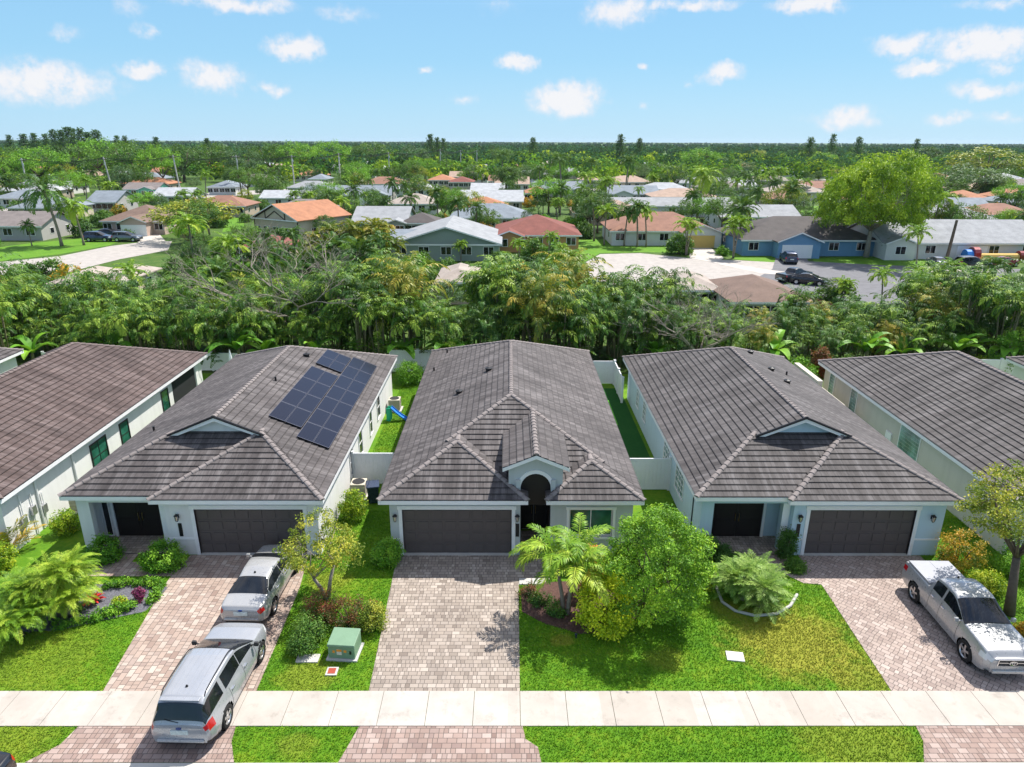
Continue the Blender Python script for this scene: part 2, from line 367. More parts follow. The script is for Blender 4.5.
# ------------------------------------------------------------------ ground, road, pavement
def sheet(name, pts, m, z, kind='structure', thick=0):
    b = MB(); P = [(p[0], p[1], z) for p in pts]
    b.face(P)
    if thick:
        for i in range(len(P)):
            p, q = P[i], P[(i + 1) % len(P)]
            b.face([(p[0], p[1], z - thick), (q[0], q[1], z - thick), q, p])
    o = b.build(name, m); o['kind'] = kind; return o
sheet('ground', [(-9000, -300), (9000, -300), (9000, 9000), (-9000, 9000)], M['field'], -.05)
sheet('front_ground', [(-70, 15.62), (70, 15.62), (70, 52), (-70, 52)], M['lawn'], 0.)
sheet('road', [(-90, 4), (90, 4), (90, 15.05), (-90, 15.05)], M['asphalt'], -.04)
sheet('gutter', [(-90, 15.05), (90, 15.05), (90, 15.64), (-90, 15.64)], M['gutter'], .012)
b = MB()
SW0, SW1, J = 17.0, 18.46, 1.52
k = -20
while k < 20:
    x0 = .40 + k * J
    b.box(x0 + .008, x0 + J - .008, SW0, SW1, -.05, .035 + random.uniform(-.003, .003)); k += 1
tag(b.build('sidewalk', M['walk']), kind='structure')
# paved drives, aprons with flared sides (world metres)
DRL = [(-13.60, 18.47), (-8.46, 18.47), (-8.62, 24.1), (-8.95, 26.74), (-13.75, 26.74), (-13.75, 26.55), (-14.15, 26.55), (-14.2, 26.0), (-16.5, 26.0), (-16.5, 28.1), (-17.9, 28.1), (-17.9, 24.95), (-14.3, 24.95), (-14.28, 24.3)]
DRC = [(-4.68, 18.47), (.40, 18.47), (.44, 24.5), (1.75, 24.5), (1.75, 28.6), (.55, 28.6), (.55, 26.55), (.12, 26.55), (.12, 26.74), (-4.66, 26.74), (-4.66, 26.55), (-4.95, 26.55)]
DRR = [(12.95, 18.47), (18.6, 18.47), (18.45, 26.55), (17.9, 26.55), (17.9, 26.74), (13.25, 26.74), (13.25, 26.55), (13.0, 26.55), (13.0, 26.0), (12.4, 26.0), (12.4, 28.0), (8.9, 28.0), (8.9, 25.6), (11.8, 25.2), (12.4, 24.5), (13.12, 24.4)]
APL = [(-14.35, 15.66), (-13.7, 16.3), (-13.55, 16.99), (-8.6, 16.99), (-8.5, 16.4), (-8.15, 15.66)]
APC = [(-5.05, 15.66), (-4.9, 16.2), (-4.7, 16.99), (.47, 16.99), (.55, 16.5), (.92, 16.2), (1.0, 15.66)]
APR = [(12.45, 15.66), (12.85, 16.4), (12.95, 16.99), (18.5, 16.99), (18.7, 16.4), (19.2, 15.66)]
for nm, P, m in (('driveway', DRL, 'paver_l'), ('driveway', DRC, 'paver_c'), ('driveway', DRR, 'paver_r'), ('driveway_apron', APL, 'paver_a'), ('driveway_apron', APC, 'paver_a'), ('driveway_apron', APR, 'paver_a')):
    sheet(nm, P, M[m], .02, thick=.06)
sheet('side_yard_turf', [(5.9, 33), (8.3, 33), (8.3, 48.6), (5.9, 48.6)], M['turf'], .02)
BEDL = [at(x, y)[:2] for x, y in ((22, 632), (60, 630), (105, 620), (145, 612), (168, 588), (150, 583), (110, 583), (60, 590), (10, 605))]
BEDC = [at(x, y)[:2] for x, y in ((521, 590), (522, 612), (545, 624), (580, 634), (620, 632), (640, 615), (600, 580), (540, 583))]
sheet('gravel_bed', BEDL, M['gravel'], .025, thick=.06)
sheet('mulch_bed', BEDC, M['mulch'], .025, thick=.06)
def inside(P, X, Y):
    c = np.zeros(len(X), bool); n = len(P)
    for i in range(n):
        x0, y0 = P[i]; x1, y1 = P[(i + 1) % n]
        if y0 == y1: continue
        c ^= ((y0 > Y) != (y1 > Y)) & (X < (x1 - x0) * (Y - y0) / (y1 - y0) + x0)
    return c
HARD = [DRL, DRC, DRR, APL, APC, APR, BEDL, BEDC]
def grass(name, x0, x1, y0, y1, dens, mat='blade', hgt=.06, edge=.0):
    n = int((x1 - x0) * (y1 - y0) * dens)
    X = rng.uniform(x0, x1, n); Y = rng.uniform(y0, y1, n)
    ok = np.ones(n, bool)
    for P in HARD:
        for dx, dy in ((edge, 0), (-edge, 0), (0, edge), (0, -edge)): ok &= ~inside(P, X + dx, Y + dy)
    X, Y = X[ok], Y[ok]; n = len(X)
    V = np.zeros((n, 3, 3, 3), np.float32)
    for j in range(3):
        a = rng.uniform(0, 6.28, n); l = rng.uniform(.5, 1.2, n) * hgt; w = .011
        V[:, j, 0] = np.stack([X - w * np.sin(a), Y + w * np.cos(a), np.zeros(n)], 1); V[:, j, 1] = np.stack([X + w * np.sin(a), Y - w * np.cos(a), np.zeros(n)], 1)
        d = rng.uniform(.3, 1.1, n)
        V[:, j, 2] = np.stack([X + np.cos(a) * l * d, Y + np.sin(a) * l * d, l], 1)
    V = V.reshape(-1, 3)
    tag(link(name, npmesh(name, V, np.arange(len(V)).reshape(-1, 3), M[mat])), kind='stuff')
grass('front_grass', -19.5, -13.55, 18.45, 26.3, 420); grass('front_grass', -8.62, -4.6, 18.5, 30.5, 420)
grass('front_grass', .38, 9.0, 18.45, 24.7, 420); grass('front_grass', 9.0, 13.1, 18.5, 25.6, 420, 'blade'); grass('front_grass', 18.5, 23, 18.5, 30, 300)
for x0, x1 in ((-19.5, -13.5), (-8.7, -4.6), (.4, 13.05), (18.5, 23)): grass('verge_grass', x0, x1, 15.68, 16.98, 480)
grass('yard_grass', -8.1, -5.6, 33.4, 51.8, 300, hgt=.07)

# ------------------------------------------------------------------ houses in the street
SL, EV = .42, 2.95
def clip(P, v0, v1):
    def half(P, s, c):
        o = []
        for i in range(len(P)):
            p, q = P[i], P[(i + 1) % len(P)]; dp, dq = s * (p[1] - c), s * (q[1] - c)
            if dp >= 0: o.append(p)
            if dp * dq < 0: t = dp / (dp - dq); o.append((p[0] + (q[0] - p[0]) * t, p[1] + (q[1] - p[1]) * t))
        return o
    P = half(P, 1, v0)
    return half(P, -1, v1) if len(P) > 2 else []
def slope_face(mb, poly, course=.34, lift=.04):
    """one roof slope laid in real overlapping courses; poly[0]->poly[1] is the eave"""
    P = [Vector(p) for p in poly]
    e = (P[1] - P[0]).normalized(); n = e.cross(P[2] - P[0]).normalized()
    if n.z < 0: n = -n
    s = n.cross(e); s = s if s.z > 0 else -s
    Q = [((p - P[0]).dot(e), (p - P[0]).dot(s)) for p in P]
    vm = max(q[1] for q in Q); off = random.randint(0, 50) * .3
    to = lambda u, v, h: P[0] + e * u + s * v + n * h
    k = 0
    while k * course < vm - .01:
        v0, v1 = k * course, min((k + 1) * course, vm)
        C = clip(Q, v0 - (.0 if k else .06), v1)
        if len(C) > 2:
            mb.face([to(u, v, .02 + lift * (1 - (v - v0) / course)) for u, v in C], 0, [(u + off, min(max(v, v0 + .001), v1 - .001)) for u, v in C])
            L = sorted(u for u, v in C if abs(v - (v0 - (.0 if k else .06))) < 1e-5)
            if len(L) > 1:
                a, c = L[0], L[-1]; vv = v0 - (.0 if k else .06)
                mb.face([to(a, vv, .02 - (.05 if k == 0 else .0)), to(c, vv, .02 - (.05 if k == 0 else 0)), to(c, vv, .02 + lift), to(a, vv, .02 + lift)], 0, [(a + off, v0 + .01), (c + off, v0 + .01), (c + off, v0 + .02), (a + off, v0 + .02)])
        k += 1
def caps(mb, p0, p1, r=.105, step=.33):
    p0, p1 = Vector(p0), Vector(p1); d = p1 - p0; n = max(1, int(d.length / step)); t = d.normalized()
    side = t.cross(Vector((0, 0, 1))).normalized(); up = side.cross(t)
    for i in range(n):
        a, c = p0 + d * (i / n), p0 + d * ((i + 1.12) / n); jit = random.uniform(-.008, .008)
        r0, r1 = r * 1.08, r * .92; A = []; B = []
        for k in range(6):
            g = math.pi * k / 5
            A.append(a + side * (r0 * math.cos(g) * 1.15 + jit) + up * (r0 * math.sin(g) * .8 + .026)); B.append(c + side * (r1 * math.cos(g) * 1.15 + jit) + up * (r1 * math.sin(g) * .8 + .005))
        for k in range(5): mb.face([A[k], A[k + 1], B[k + 1], B[k]])
        mb.face(A[::-1])
def hip(mb, cb, x0, x1, y0, y1, z=EV, dutch=0, s=SL, backhip=True, front=True, skip=(0, 0), wing=0):
    """skip = how much of the left and right front hip caps lies under a wing; wing: no outer ridge cap"""
    h = (x1 - x0) / 2; xc = (x0 + x1) / 2; zr = z + s * h
    yb = y1 - h if backhip else y1
    if dutch:
        g = h - dutch; zg = z + s * g; yg = y0 + g; yf = yg - .42
        slope_face(mb, [(x0, y0, z), (x1, y0, z), (xc + dutch, yg, zg), (xc - dutch, yg, zg)])
        L = [(xc, yf, zr), (xc - dutch - .12, yf, zg - s * .12), (xc - dutch, yg, zg)]; Rr = [(xc + dutch, yg, zg), (xc + dutch + .12, yf, zg - s * .12), (xc, yf, zr)]
        L = [(xc, yf, zr), (xc - dutch, yf, zg), (xc - dutch, yg, zg)]; Rr = [(xc + dutch, yg, zg), (xc + dutch, yf, zg), (xc, yf, zr)]
        caps(cb, (x0, y0, z), (xc - dutch, yg, zg)); caps(cb, (xc, yf, zr), (xc, yb, zr))
    else:
        yf = y0 + h; L = Rr = [(xc, yf, zr)]
        if front:
            slope_face(mb, [(x0, y0, z), (x1, y0, z), (xc, yf, zr)])
            for xx, k in ((x0, skip[0]), (x1, skip[1])): p = Vector((xx, y0, z)); caps(cb, p.lerp(Vector((xc, yf, zr)), k / h), (xc, yf, zr))
        if yb > yf and not wing: caps(cb, (xc, yf, zr), (xc, yb, zr))
        if wing: caps(cb, (xc, yf, zr), (xc, yf + wing, zr))
    slope_face(mb, [(x0, y1, z), (x0, y0, z)] + L[::-1] + [(xc, yb, zr)])
    slope_face(mb, [(x1, y0, z), (x1, y1, z), (xc, yb, zr)] + Rr[::-1])
    if backhip:
        slope_face(mb, [(x1, y1, z), (x0, y1, z), (xc, yb, zr)])
        caps(cb, (x0, y1, z), (xc, yb, zr)); caps(cb, (x1, y1, z), (xc, yb, zr))
def eaves(house, rects, z=EV):
    f = MB(); s = MB()
    for i, (x0, x1, y0, y1) in enumerate(rects):
        zz = z - .003 * i; t = .02
        f.box(x0, x1, y0, y0 + t, zz - .2, zz - .012); f.box(x0, x1, y1 - t, y1, zz - .2, zz - .012)
        f.box(x0, x0 + t, y0 + t, y1 - t, zz - .2, zz - .012); f.box(x1 - t, x1, y0 + t, y1 - t, zz - .2, zz - .012)
        s.box(x0 + t, x1 - t, y0 + t, y1 - t, zz - .19, zz - .17)
    f.build('fascia', M['trim'], house); s.build('soffit', M['soffit'], house)
def window(parent, side, c, a0, a1, z0, z1, pane='glass_dark', frame='trim', mull=1, rows=1, fw=.07):
    """a window on a wall; side -x, +x or -y, c = the wall face, a0..a1 along the wall"""
    B = MB(); G = MB()
    sgn = 1 if side[0] == '+' else -1
    def bb(mb, u0, u1, w0, w1, d0, d1):
        if side[1] == 'x': mb.box(min(c + sgn * d0, c + sgn * d1), max(c + sgn * d0, c + sgn * d1), u0, u1, w0, w1)
        else: mb.box(u0, u1, min(c + sgn * d0, c + sgn * d1), max(c + sgn * d0, c + sgn * d1), w0, w1)
    bb(B, a0 - fw, a1 + fw, z1, z1 + fw, -.05, .05); bb(B, a0 - fw - .03, a1 + fw + .03, z0 - fw, z0, -.05, .07)
    bb(B, a0 - fw, a0, z0, z1, -.05, .048); bb(B, a1, a1 + fw, z0, z1, -.05, .048)
    for i in range(1, mull + 1): u = a0 + (a1 - a0) * i / (mull + 1); bb(B, u - .02, u + .02, z0, z1, -.04, .03)
    for i in range(1, rows): w = z0 + (z1 - z0) * i / rows; bb(B, a0, a1, w - .02, w + .02, -.042, .028)
    bb(G, a0, a1, z0, z1, -.03, .012)
    w = B.build('window', M[frame], parent); G.build('pane', M[pane], w)
    return w
def garage_door(parent, x0, x1, y, z1=2.3, name='garage_door'):
    d = MB(); d.box(x0, x1, y, y + .05, .01, z1)
    nr, nc = 4, 8; rh = (z1 - .02) / nr; cw = (x1 - x0) / nc
    for r in range(nr):
        d.box(x0, x1, y - .012, y, .02 + r * rh, .02 + r * rh + rh - .014)
        for c in range(nc):
            d.box(x0 + c * cw + .07, x0 + (c + 1) * cw - .07, y - .04, y - .0125, .02 + r * rh + .09, .02 + (r + 1) * rh - .1)
    bx('threshold', parent, [(x0 - .1, x1 + .1, y - .2, y + .02, 0, .035)], M['conc'])
    return d.build(name, M['garage'], parent, bevel=.014)
def double_door(parent, x0, x1, y, z1, frame='trim'):
    w = bx('door_frame', parent, [(x0 - .12, x0, y - .1, y + .02, .0, z1), (x1, x1 + .12, y - .1, y + .02, 0., z1), (x0 - .12, x1 + .12, y - .1, y + .02, z1, z1 + .14)], M[frame])
    xm = (x0 + x1) / 2
    for a, c, hx in ((x0, xm - .006, xm - .09), (xm + .006, x1, xm + .09)):
        d = MB(); d.box(a, c, y - .04, y + .01, .03, z1)
        for za, zb in ((.2, .95), (1.1, z1 - .15)): d.box(a + .16, c - .16, y - .06, y - .041, za, zb)
        o = d.build('door', M['door'], parent, bevel=.008)
        h = MB(); h.tube([(hx, y - .1, .9), (hx, y - .1, 1.3)], .014, 6); h.box(hx - .012, hx + .012, y - .1, y - .04, .93, .96); h.box(hx - .012, hx + .012, y - .1, y - .04, 1.24, 1.27)
        h.build('handle', M['brass'], o)
def lantern(parent, x, y, z):
    l = MB(); l.box(x - .05, x + .05, y - .03, y, z - .08, z + .1); l.lathe([(.0, z + .2), (.11, z + .1), (.11, z + .085), (.085, z + .08)], 8, (x, y - .14, 0)); l.lathe([(.06, z - .15), (.03, z - .19), (0, z - .2)], 8, (x, y - .14, 0))
    for k in range(4): a = math.pi / 4 + k * math.pi / 2; l.tube([(x + .085 * math.cos(a), y - .14 + .085 * math.sin(a), z + .08), (x + .06 * math.cos(a), y - .14 + .06 * math.sin(a), z - .15)], .01, 4)
    l.box(x - .015, x + .015, y - .14, y - .02, z + .06, z + .09)
    o = l.build('wall_lantern', M['black'], parent)
    g = MB(); g.lathe([(.07, z + .078), (.05, z - .148)], 8, (x, y - .14, 0)); g.build('lamp_glass', M['alu'], o)
def plaque(parent, x, y, z0, z1): bx('number_plaque', parent, [(x - .08, x + .08, y - .03, y, z0, z1)], M['black'], .006)
def vents(house, spots, plane):
    for x, y, k in spots:
        z = plane(x, y); v = MB()
        if k: v.tube([(x, y, z - .1), (x, y, z + .28)], .055, 8); v.build('vent_pipe', M['black'], house)
        else:
            v.lathe([(.16, z - .05), (.16, z + .14), (.2, z + .14), (.2, z + .2), (.0, z + .26)], 12, (x, y, 0)); v.build('roof_vent', M['black'], house)

YF, YE = 26.6, 26.2          # front wall and front eave
HW, OV = 5.72, .4
def street_house(label, cx, back, wall, tile, gx=None, ridge='ridge', front='dutch'):
    h = thing('house', label, 'house', (cx, YF, 0))
    rb = MB(); cb = MB(); e = YE - YF; bk = back - YF; w = HW - OV; wm = M[wall]
    wb = MB(); t = .2
    wb.box(-w, -w + t, 0.02 if front == 'centre' else .3, bk - OV, 0, EV - .17); wb.box(w - t, w, .3, bk - OV, 0, EV - .17); wb.box(-w + t, w - t, bk - OV - t, bk - OV, 0, EV - .17)
    if front == 'dutch':
        g0, g1, wx = gx                                                 # garage opening, left edge of the garage wing
        hip(rb, cb, -HW, HW, e + .32, bk, dutch=2.15)
        hip(rb, cb, wx - OV, HW - .004, e, e + 9, z=EV - .012, backhip=False, wing=.3)
        eaves(h, [(-HW, HW, e + .32, bk), (wx - OV, HW - .004, e, e + 4)])
        for x0, x1, z0 in ((wx, g0, 0), (g1, w, 0), (g0, g1, 2.3)): wb.box(x0, x1, 0, t, z0, EV - .17)
        wb.box(w - t, w, t, .3, 0, EV - .17)
        wb.box(wx, wx + t, t, 1.5, 0, EV - .17)                         # side of the garage towards the porch
        wb.box(-w, w - t, 1.5, 1.7, 0, EV - .17)                        # back wall of the porch, hidden part of the garage
        wb.box(-w + t, wx, .3, .5, 2.45, EV - .17)                      # porch beam
        wb.box(-w + t, -w + .55, .3, .6, 0, 2.45); wb.box(wx - .35, wx, .3, .6, 0, 2.45)
        bx('trim', h, [(g0 - .16, g0, -.03, .19, 0, 2.3), (g1, g1 + .16, -.03, .19, 0, 2.3), (g0 - .2, g1 + .2, -.035, .19, 2.3, 2.5), (wx - .03, g0 - .161, -.025, .0, .0, .42) if False else (wx - .36, wx - .05, .28, .3, .0, 2.45)], M['trim'], .006)
        for q in ((wx - .02, g0 - .162, -.03, 0, .78, .86), (g1 + .162, w + .02, -.03, 0, .78, .86)): bx('base_band', h, [q], M['trim'])
        garage_door(h, g0, g1, .12)
        double_door(h, -4.45, -2.1, 1.5, 2.2)
        window(h, '-y', 1.5, -4.98, -4.72, .1, 2.1, 'glass_dark', mull=0, fw=.04)
        lantern(h, (wx + g0 - .16) / 2, 0, 1.95); plaque(h, (wx + g0 - .16) / 2 + .02, 0, .95, 1.6)
        lantern(h, (g1 + .16 + w) / 2, 0, 1.95)
        bx('porch_floor', h, [(-w + t, wx, .0, 1.5, -.02, .06)], M['paver_c'])
        # gablet: white triangle under the front end of the ridge
        zg = EV + SL * (HW - 2.15); yg = e + .32 + HW - 2.15; zr = EV + SL * HW; d = 2.15
        gb = MB(); gb.face([(-d, yg - .02, zg), (d, yg - .02, zg), (0, yg - .02, zr)]); gb.build('gable_wall', wm, h)
        tb = MB()
        for sx in (-1, 1):
            for ya in (yg - .41,):
                tb.face([(sx * (d + .05), ya, zg - .02), (0, ya, zr - .03), (0, ya, zr - .2), (sx * (d - .35), ya, zg - .02)])
                tb.face([(sx * (d - .35), ya, zg - .02), (0, ya, zr - .2), (0, yg, zr - .2), (sx * (d - .35), yg, zg - .02)])
        tb.build('gable_trim', M['trim'], h)
        ed = MB()
        for sx in (-1, 1): ed.tube([(sx * (d + .1), yg - .43, zg + .0), (0, yg - .43, zr + .04)], .06, 6)
        ed.build('gable_edge', M['black'], h)
    elif front == 'centre':
        hip(rb, cb, -HW, HW, e + .88, bk, skip=(2.7, 1.5))
        hip(rb, cb, -HW + .004, .72, e, e + 8, z=EV - .012, backhip=False, wing=.55)
        hip(rb, cb, 1.5, HW - .004, e, e + 7, z=EV - .012, backhip=False, wing=.55)
        eaves(h, [(-HW, HW, e + 1.45, bk), (-HW + .004, .72, e, e + 3), (1.5, HW - .004, e, e + 3)])
        g0, g1 = -4.78, .02
        for x0, x1, z0, z1 in ((-w, g0, 0, EV - .17), (g1, .4, 0, EV - .17), (g0, g1, 2.3, EV - .17), (1.72, 2.55, 0, EV - .17), (4.45, w, 0, EV - .17), (2.55, 4.45, 2.3, EV - .17), (2.55, 4.45, 0, .95)): wb.box(x0, x1, 0, t, z0, z1)
        wb.box(w - t, w, t, .3, 0, EV - .17)
        wb.box(.2, .4, t, 2.4, 0, 3.6); wb.box(1.72, 1.92, t, 2.4, 0, 3.6); wb.box(.4, 1.72, 2.2, 2.4, 0, 3.6)
        bx('trim', h, [(g0 - .16, g0, -.03, .19, 0, 2.3), (g1, g1 + .16, -.03, .19, 0, 2.3), (g0 - .2, g1 + .2, -.035, .19, 2.3, 2.48), (2.43, 2.55, -.04, .1, .95, 2.3), (4.45, 4.57, -.04, .1, .95, 2.3), (2.4, 4.6, -.045, .1, 2.3, 2.44), (2.4, 4.6, -.06, .1, .83, .95), (-w - .02, g0 - .162, -.03, 0, .78, .86)], M['trim'], .006)
        garage_door(h, g0, g1, .12)
        window(h, '-y', .12, 2.6, 4.4, 1.0, 2.25, 'glass_green', 'trim', 1, fw=.05)
        lantern(h, -5.08, 0, 1.95); lantern(h, .26, 0, 1.95); plaque(h, .27, 0, .95, 1.6)
        # entry tower with an arched opening and its own little gable roof
        tw = MB(); a0, a1, zc, zp = .40, 1.72, 3.18, 5.03; xm = (a0 + a1) / 2; r = (a1 - a0) / 2; y = .36
        X0, X1, zt = -.12, 2.24, 4.3
        n = 14; arc = [(xm - r * math.cos(math.pi * k / n), zc + r * math.sin(math.pi * k / n) * 1.05) for k in range(n + 1)]
        for yy, flip in ((y, 0), (y + .25, 1)):
            L = [(X0, yy, 2.6), (a0, yy, 2.6)] + [(x, yy, z) for x, z in arc[:n // 2 + 1]] + [(xm, yy, zt + .5), (X0, yy, zt)]
            Rr = [(a1, yy, 2.6), (X1, yy, 2.6), (X1, yy, zt), (xm, yy, zt + .5)] + [(x, yy, z) for x, z in arc[n // 2:]]
            tw.face(L); tw.face(Rr)
        for i in range(n): tw.face([(arc[i][0], y, arc[i][1]), (arc[i + 1][0], y, arc[i + 1][1]), (arc[i + 1][0], y + .25, arc[i + 1][1]), (arc[i][0], y + .25, arc[i][1])])
        tw.box(X0, X0 + .15, y + .26, 4, 2.6, zt - .01); tw.box(X1 - .15, X1, y + .26, 4, 2.6, zt - .01)
        tw.box(.22, .4, y - .14, y + .25, 0, 2.62); tw.box(1.72, 1.9, y - .14, y + .25, 0, 2.62)
        tw.build('entry_tower', wm, h)
        at_ = MB(); ro, ri = r * 1.24, r * 1.0
        for i in range(n):
            g, g2 = math.pi * i / n, math.pi * (i + 1) / n
            q = lambda rr, gg, yy: (xm - rr * math.cos(gg), yy, zc + rr * 1.05 * math.sin(gg))
            at_.face([q(ri, g, y - .05), q(ro, g, y - .05), q(ro, g2, y - .05), q(ri, g2, y - .05)]); at_.face([q(ro, g, y - .05), q(ro, g, y), q(ro, g2, y), q(ro, g2, y - .05)]); at_.face([q(ri, g, y - .05), q(ri, g2, y - .05), q(ri, g2, y + .02), q(ri, g, y + .02)])
        at_.build('arch_trim', M['trim'], h)
        double_door(h, .5, 1.62, 2.2, 2.4, 'black'); bx('recess_shade', h, [(.38, 1.74, .41, .45, 2.3, 3.98), (.41, .44, .62, 2.1, 0, 3.6), (1.68, 1.71, .62, 2.1, 0, 3.6)], M['door'])  # dark panels behind the arch paint in the shade of the deep entry
        gx0, gx1, ze = -.38, 2.5, 4.28; gm = (gx0 + gx1) / 2; zr = ze + SL * (gx1 - gx0) / 2; yf = y - .35; yb = e + .88 + (zr - EV) / SL + .2; ye = e + .88 + (ze - EV) / SL
        slope_face(rb, [(gx0, ye, ze), (gx0, yf, ze), (gm, yf, zr), (gm, yb, zr)]); slope_face(rb, [(gx1, yf, ze), (gx1, ye, ze), (gm, yb, zr), (gm, yf, zr)])
        caps(cb, (gm, yf, zr), (gm, yb, zr))
        gt = MB()
        for sx in (gx0, gx1):
            gt.face([(sx, yf, ze), (gm, yf, zr), (gm, yf, zr - .17), (sx, yf, ze - .17)]); gt.face([(sx, yf, ze - .17), (gm, yf, zr - .17), (gm, y, zr - .17), (sx, y, ze - .17)])
            gt.box(min(sx, sx + (.02 if sx < gm else -.02)), max(sx, sx + (.02 if sx < gm else -.02)), yf + .001, ye, ze - .17, ze - .012)
        gt.build('gable_trim', M['trim'], h)
    else:
        hip(rb, cb, -HW, HW, e, bk); eaves(h, [(-HW, HW, e, bk)]); wb.box(-w, w, 0, .3, 0, EV - .17)
    wb.build('wall', wm, h)
    ro = rb.build('roof', M[tile], h); cb.build('ridge_cap', M[ridge], ro)
    return h
hA = street_house('white stucco house with wide brown tiled roof at the left edge', -27.4, 47.6, 'stucco_white', 'tile_brown', ridge='ridge_brown', front='plain')
hB = street_house('white house with grey tiled roof carrying dark blue solar panels', -13.67, 47.0, 'stucco_white', 'tile_mid', (-.05, 4.7, -1.35))
hC = street_house('grey house with arched entry tower between garage door and green window', .13, 48.4, 'stucco_grey', 'tile_mid', front='centre')
hD = street_house('pale blue house with grey tiled roof behind the parked pickup truck', 13.86, 47.0, 'stucco_blue', 'tile_grey', (-.62, 4.05, -1.35))
hE = street_house('cream house with glass block windows along its side wall', 27.5, 46.2, 'stucco_cream', 'tile_grey', front='plain')
hF = street_house('grey roofed house cut off by the left edge beyond the brown roof', -41.1, 48.4, 'stucco_white', 'tile_grey', front='plain')
hG = street_house('grey roofed house cut off by the right edge behind the cream house', 41.3, 47.0, 'stucco_white', 'tile_grey', front='plain')
# side windows (house local y = Y - 26.6)
w = HW - OV
for y0, y1, z0, z1, mu, rw in ((6.7, 8.1, .7, 2.2, 1, 2), (9.6, 10.4, .8, 2.2, 0, 2), (14.6, 15.4, .5, 2.3, 0, 1)): window(hA, '+x', w, y0, y1, z0, z1, 'glass_green', 'black', mu, rw)
bx('screened_porch', hA, [(w - .02, w + .03, 16.1, 19.4, .1, 2.5)], M['screen']); bx('porch_column', hA, [(w - .1, w + .08, 19.5, 19.9, 0, 2.77)], M['trim'])
for y in (2.2, 5.1): 
    g = MB(); g.tube([(w + .06, y, .1), (w + .06, y, 2.7)], .045, 8); g.build('downspout', M['trim'], hA)
for y0, y1 in ((6.3, 7.0), (8.6, 9.4), (11.7, 12.3), (14.2, 15.0)): window(hB, '+x', w, y0, y1, .7, 2.1, 'glass_dark', 'trim', 0, 2)
for y0, y1 in ((3.4, 4.9), (6.6, 7.8), (13.2, 14.0), (15.6, 16.3)): window(hD, '-x', -w, y0, y1, .9, 2.2, 'glass_block', 'trim', 2, 4, fw=.05)
for y0, y1, z0 in ((7.3, 9.2, .7), (14.4, 15.2, .3), (17.6, 18.3, .3)):
    b = MB(); n = int((y1 - y0) / .2); m = int((2.5 - z0) / .2)
    f = bx('window', hE, [(-w - .04, -w + .02, y0 - .05, y0, z0 - .05, 2.55), (-w - .04, -w + .02, y1, y1 + .05, z0 - .05, 2.55), (-w - .04, -w + .02, y0, y1, z0 - .05, z0), (-w - .04, -w + .02, y0, y1, 2.5, 2.55), (-w - .012, -w + .02, y0, y1, z0, 2.5)], M['trim'])
    for i in range(n):
        for j in range(m): u, z = y0 + (y1 - y0) * i / n, z0 + (2.5 - z0) * j / m; b.box(-w - .035, -w - .013, u + .012, u + (y1 - y0) / n - .012, z + .012, z + (2.5 - z0) / m - .012)
    b.build('glass_block', M['glass_block'], f)
b = MB(); b.box(-w - .09, -w, 9.9, 10.5, 1.1, 1.6); b.build('meter_box', M['trim'], hE)
# vents on the roofs
pl = lambda x, y: EV + SL * (HW - abs(x))
vents(hC, [(-2.9, 9.6, 0), (-1.3, 11.6, 0), (-5.0, 16.2, 1), (-4.4, 19.4, 1), (1.3, 18.2, 1)], pl)
vents(hB, [(1.2, 14.2, 0), (.9, 9.2, 1), (-4.2, 5.5, 1)], pl); vents(hD, [(1.8, 12.4, 0), (1.6, 15.6, 0), (2.0, 10.4, 0), (3.0, 13.0, 1)], pl)
# solar panels lie on house B's right slope
def solar(x0, x1, y0, y1, nx, ny, shift=0):
    for i in range(nx):
        for j in range(ny):
            a, c = x0 + (x1 - x0) * i / nx + .012, x0 + (x1 - x0) * (i + 1) / nx - .012; d, f = y0 + (y1 - y0) * j / ny + .012, y0 + (y1 - y0) * (j + 1) / ny - .012
            P = [(a, d, pl(a, 0)), (c, d, pl(c, 0)), (c, f, pl(c, 0)), (a, f, pl(a, 0))]; z = lambda P, h: [(x, y, zz + h) for x, y, zz in P]
            b = MB(); lo, hi = z(P, .12), z(P, .16)
            b.face(hi, 0, [(0, 0), (1, 0), (1, 1), (0, 1)])
            for q in range(4): b.face([lo[q], lo[(q + 1) % 4], hi[(q + 1) % 4], hi[q]], 1)
            b.face(lo[::-1], 1); o = b.build('solar_panel', [M['pv'], M['black']], hB)
            e = MB(); s = .018; Q = z(P, .163); ctr = sum((Vector(p) for p in Q), Vector()) / 4
            for q in range(4):
                p1, p2 = Vector(Q[q]), Vector(Q[(q + 1) % 4]); e.face([p1, p2, p2 + (ctr - p2) * .035, p1 + (ctr - p1) * .035])
            e.build('panel_frame', M['alu'] if False else M['pv_frame'], o)
M['pv_frame'] = plain('panel_frame', (.085, .09, .12), .4, .05)
ox = 13.67
solar(-10.2 + ox, -8.68 + ox, 3.9, 16.8, 2, 7); solar(-11.8 + ox, -10.24 + ox, 4.9, 12.8, 2, 4); solar(-11.75 + ox, -10.24 + ox, 13.5, 16.4, 2, 2)

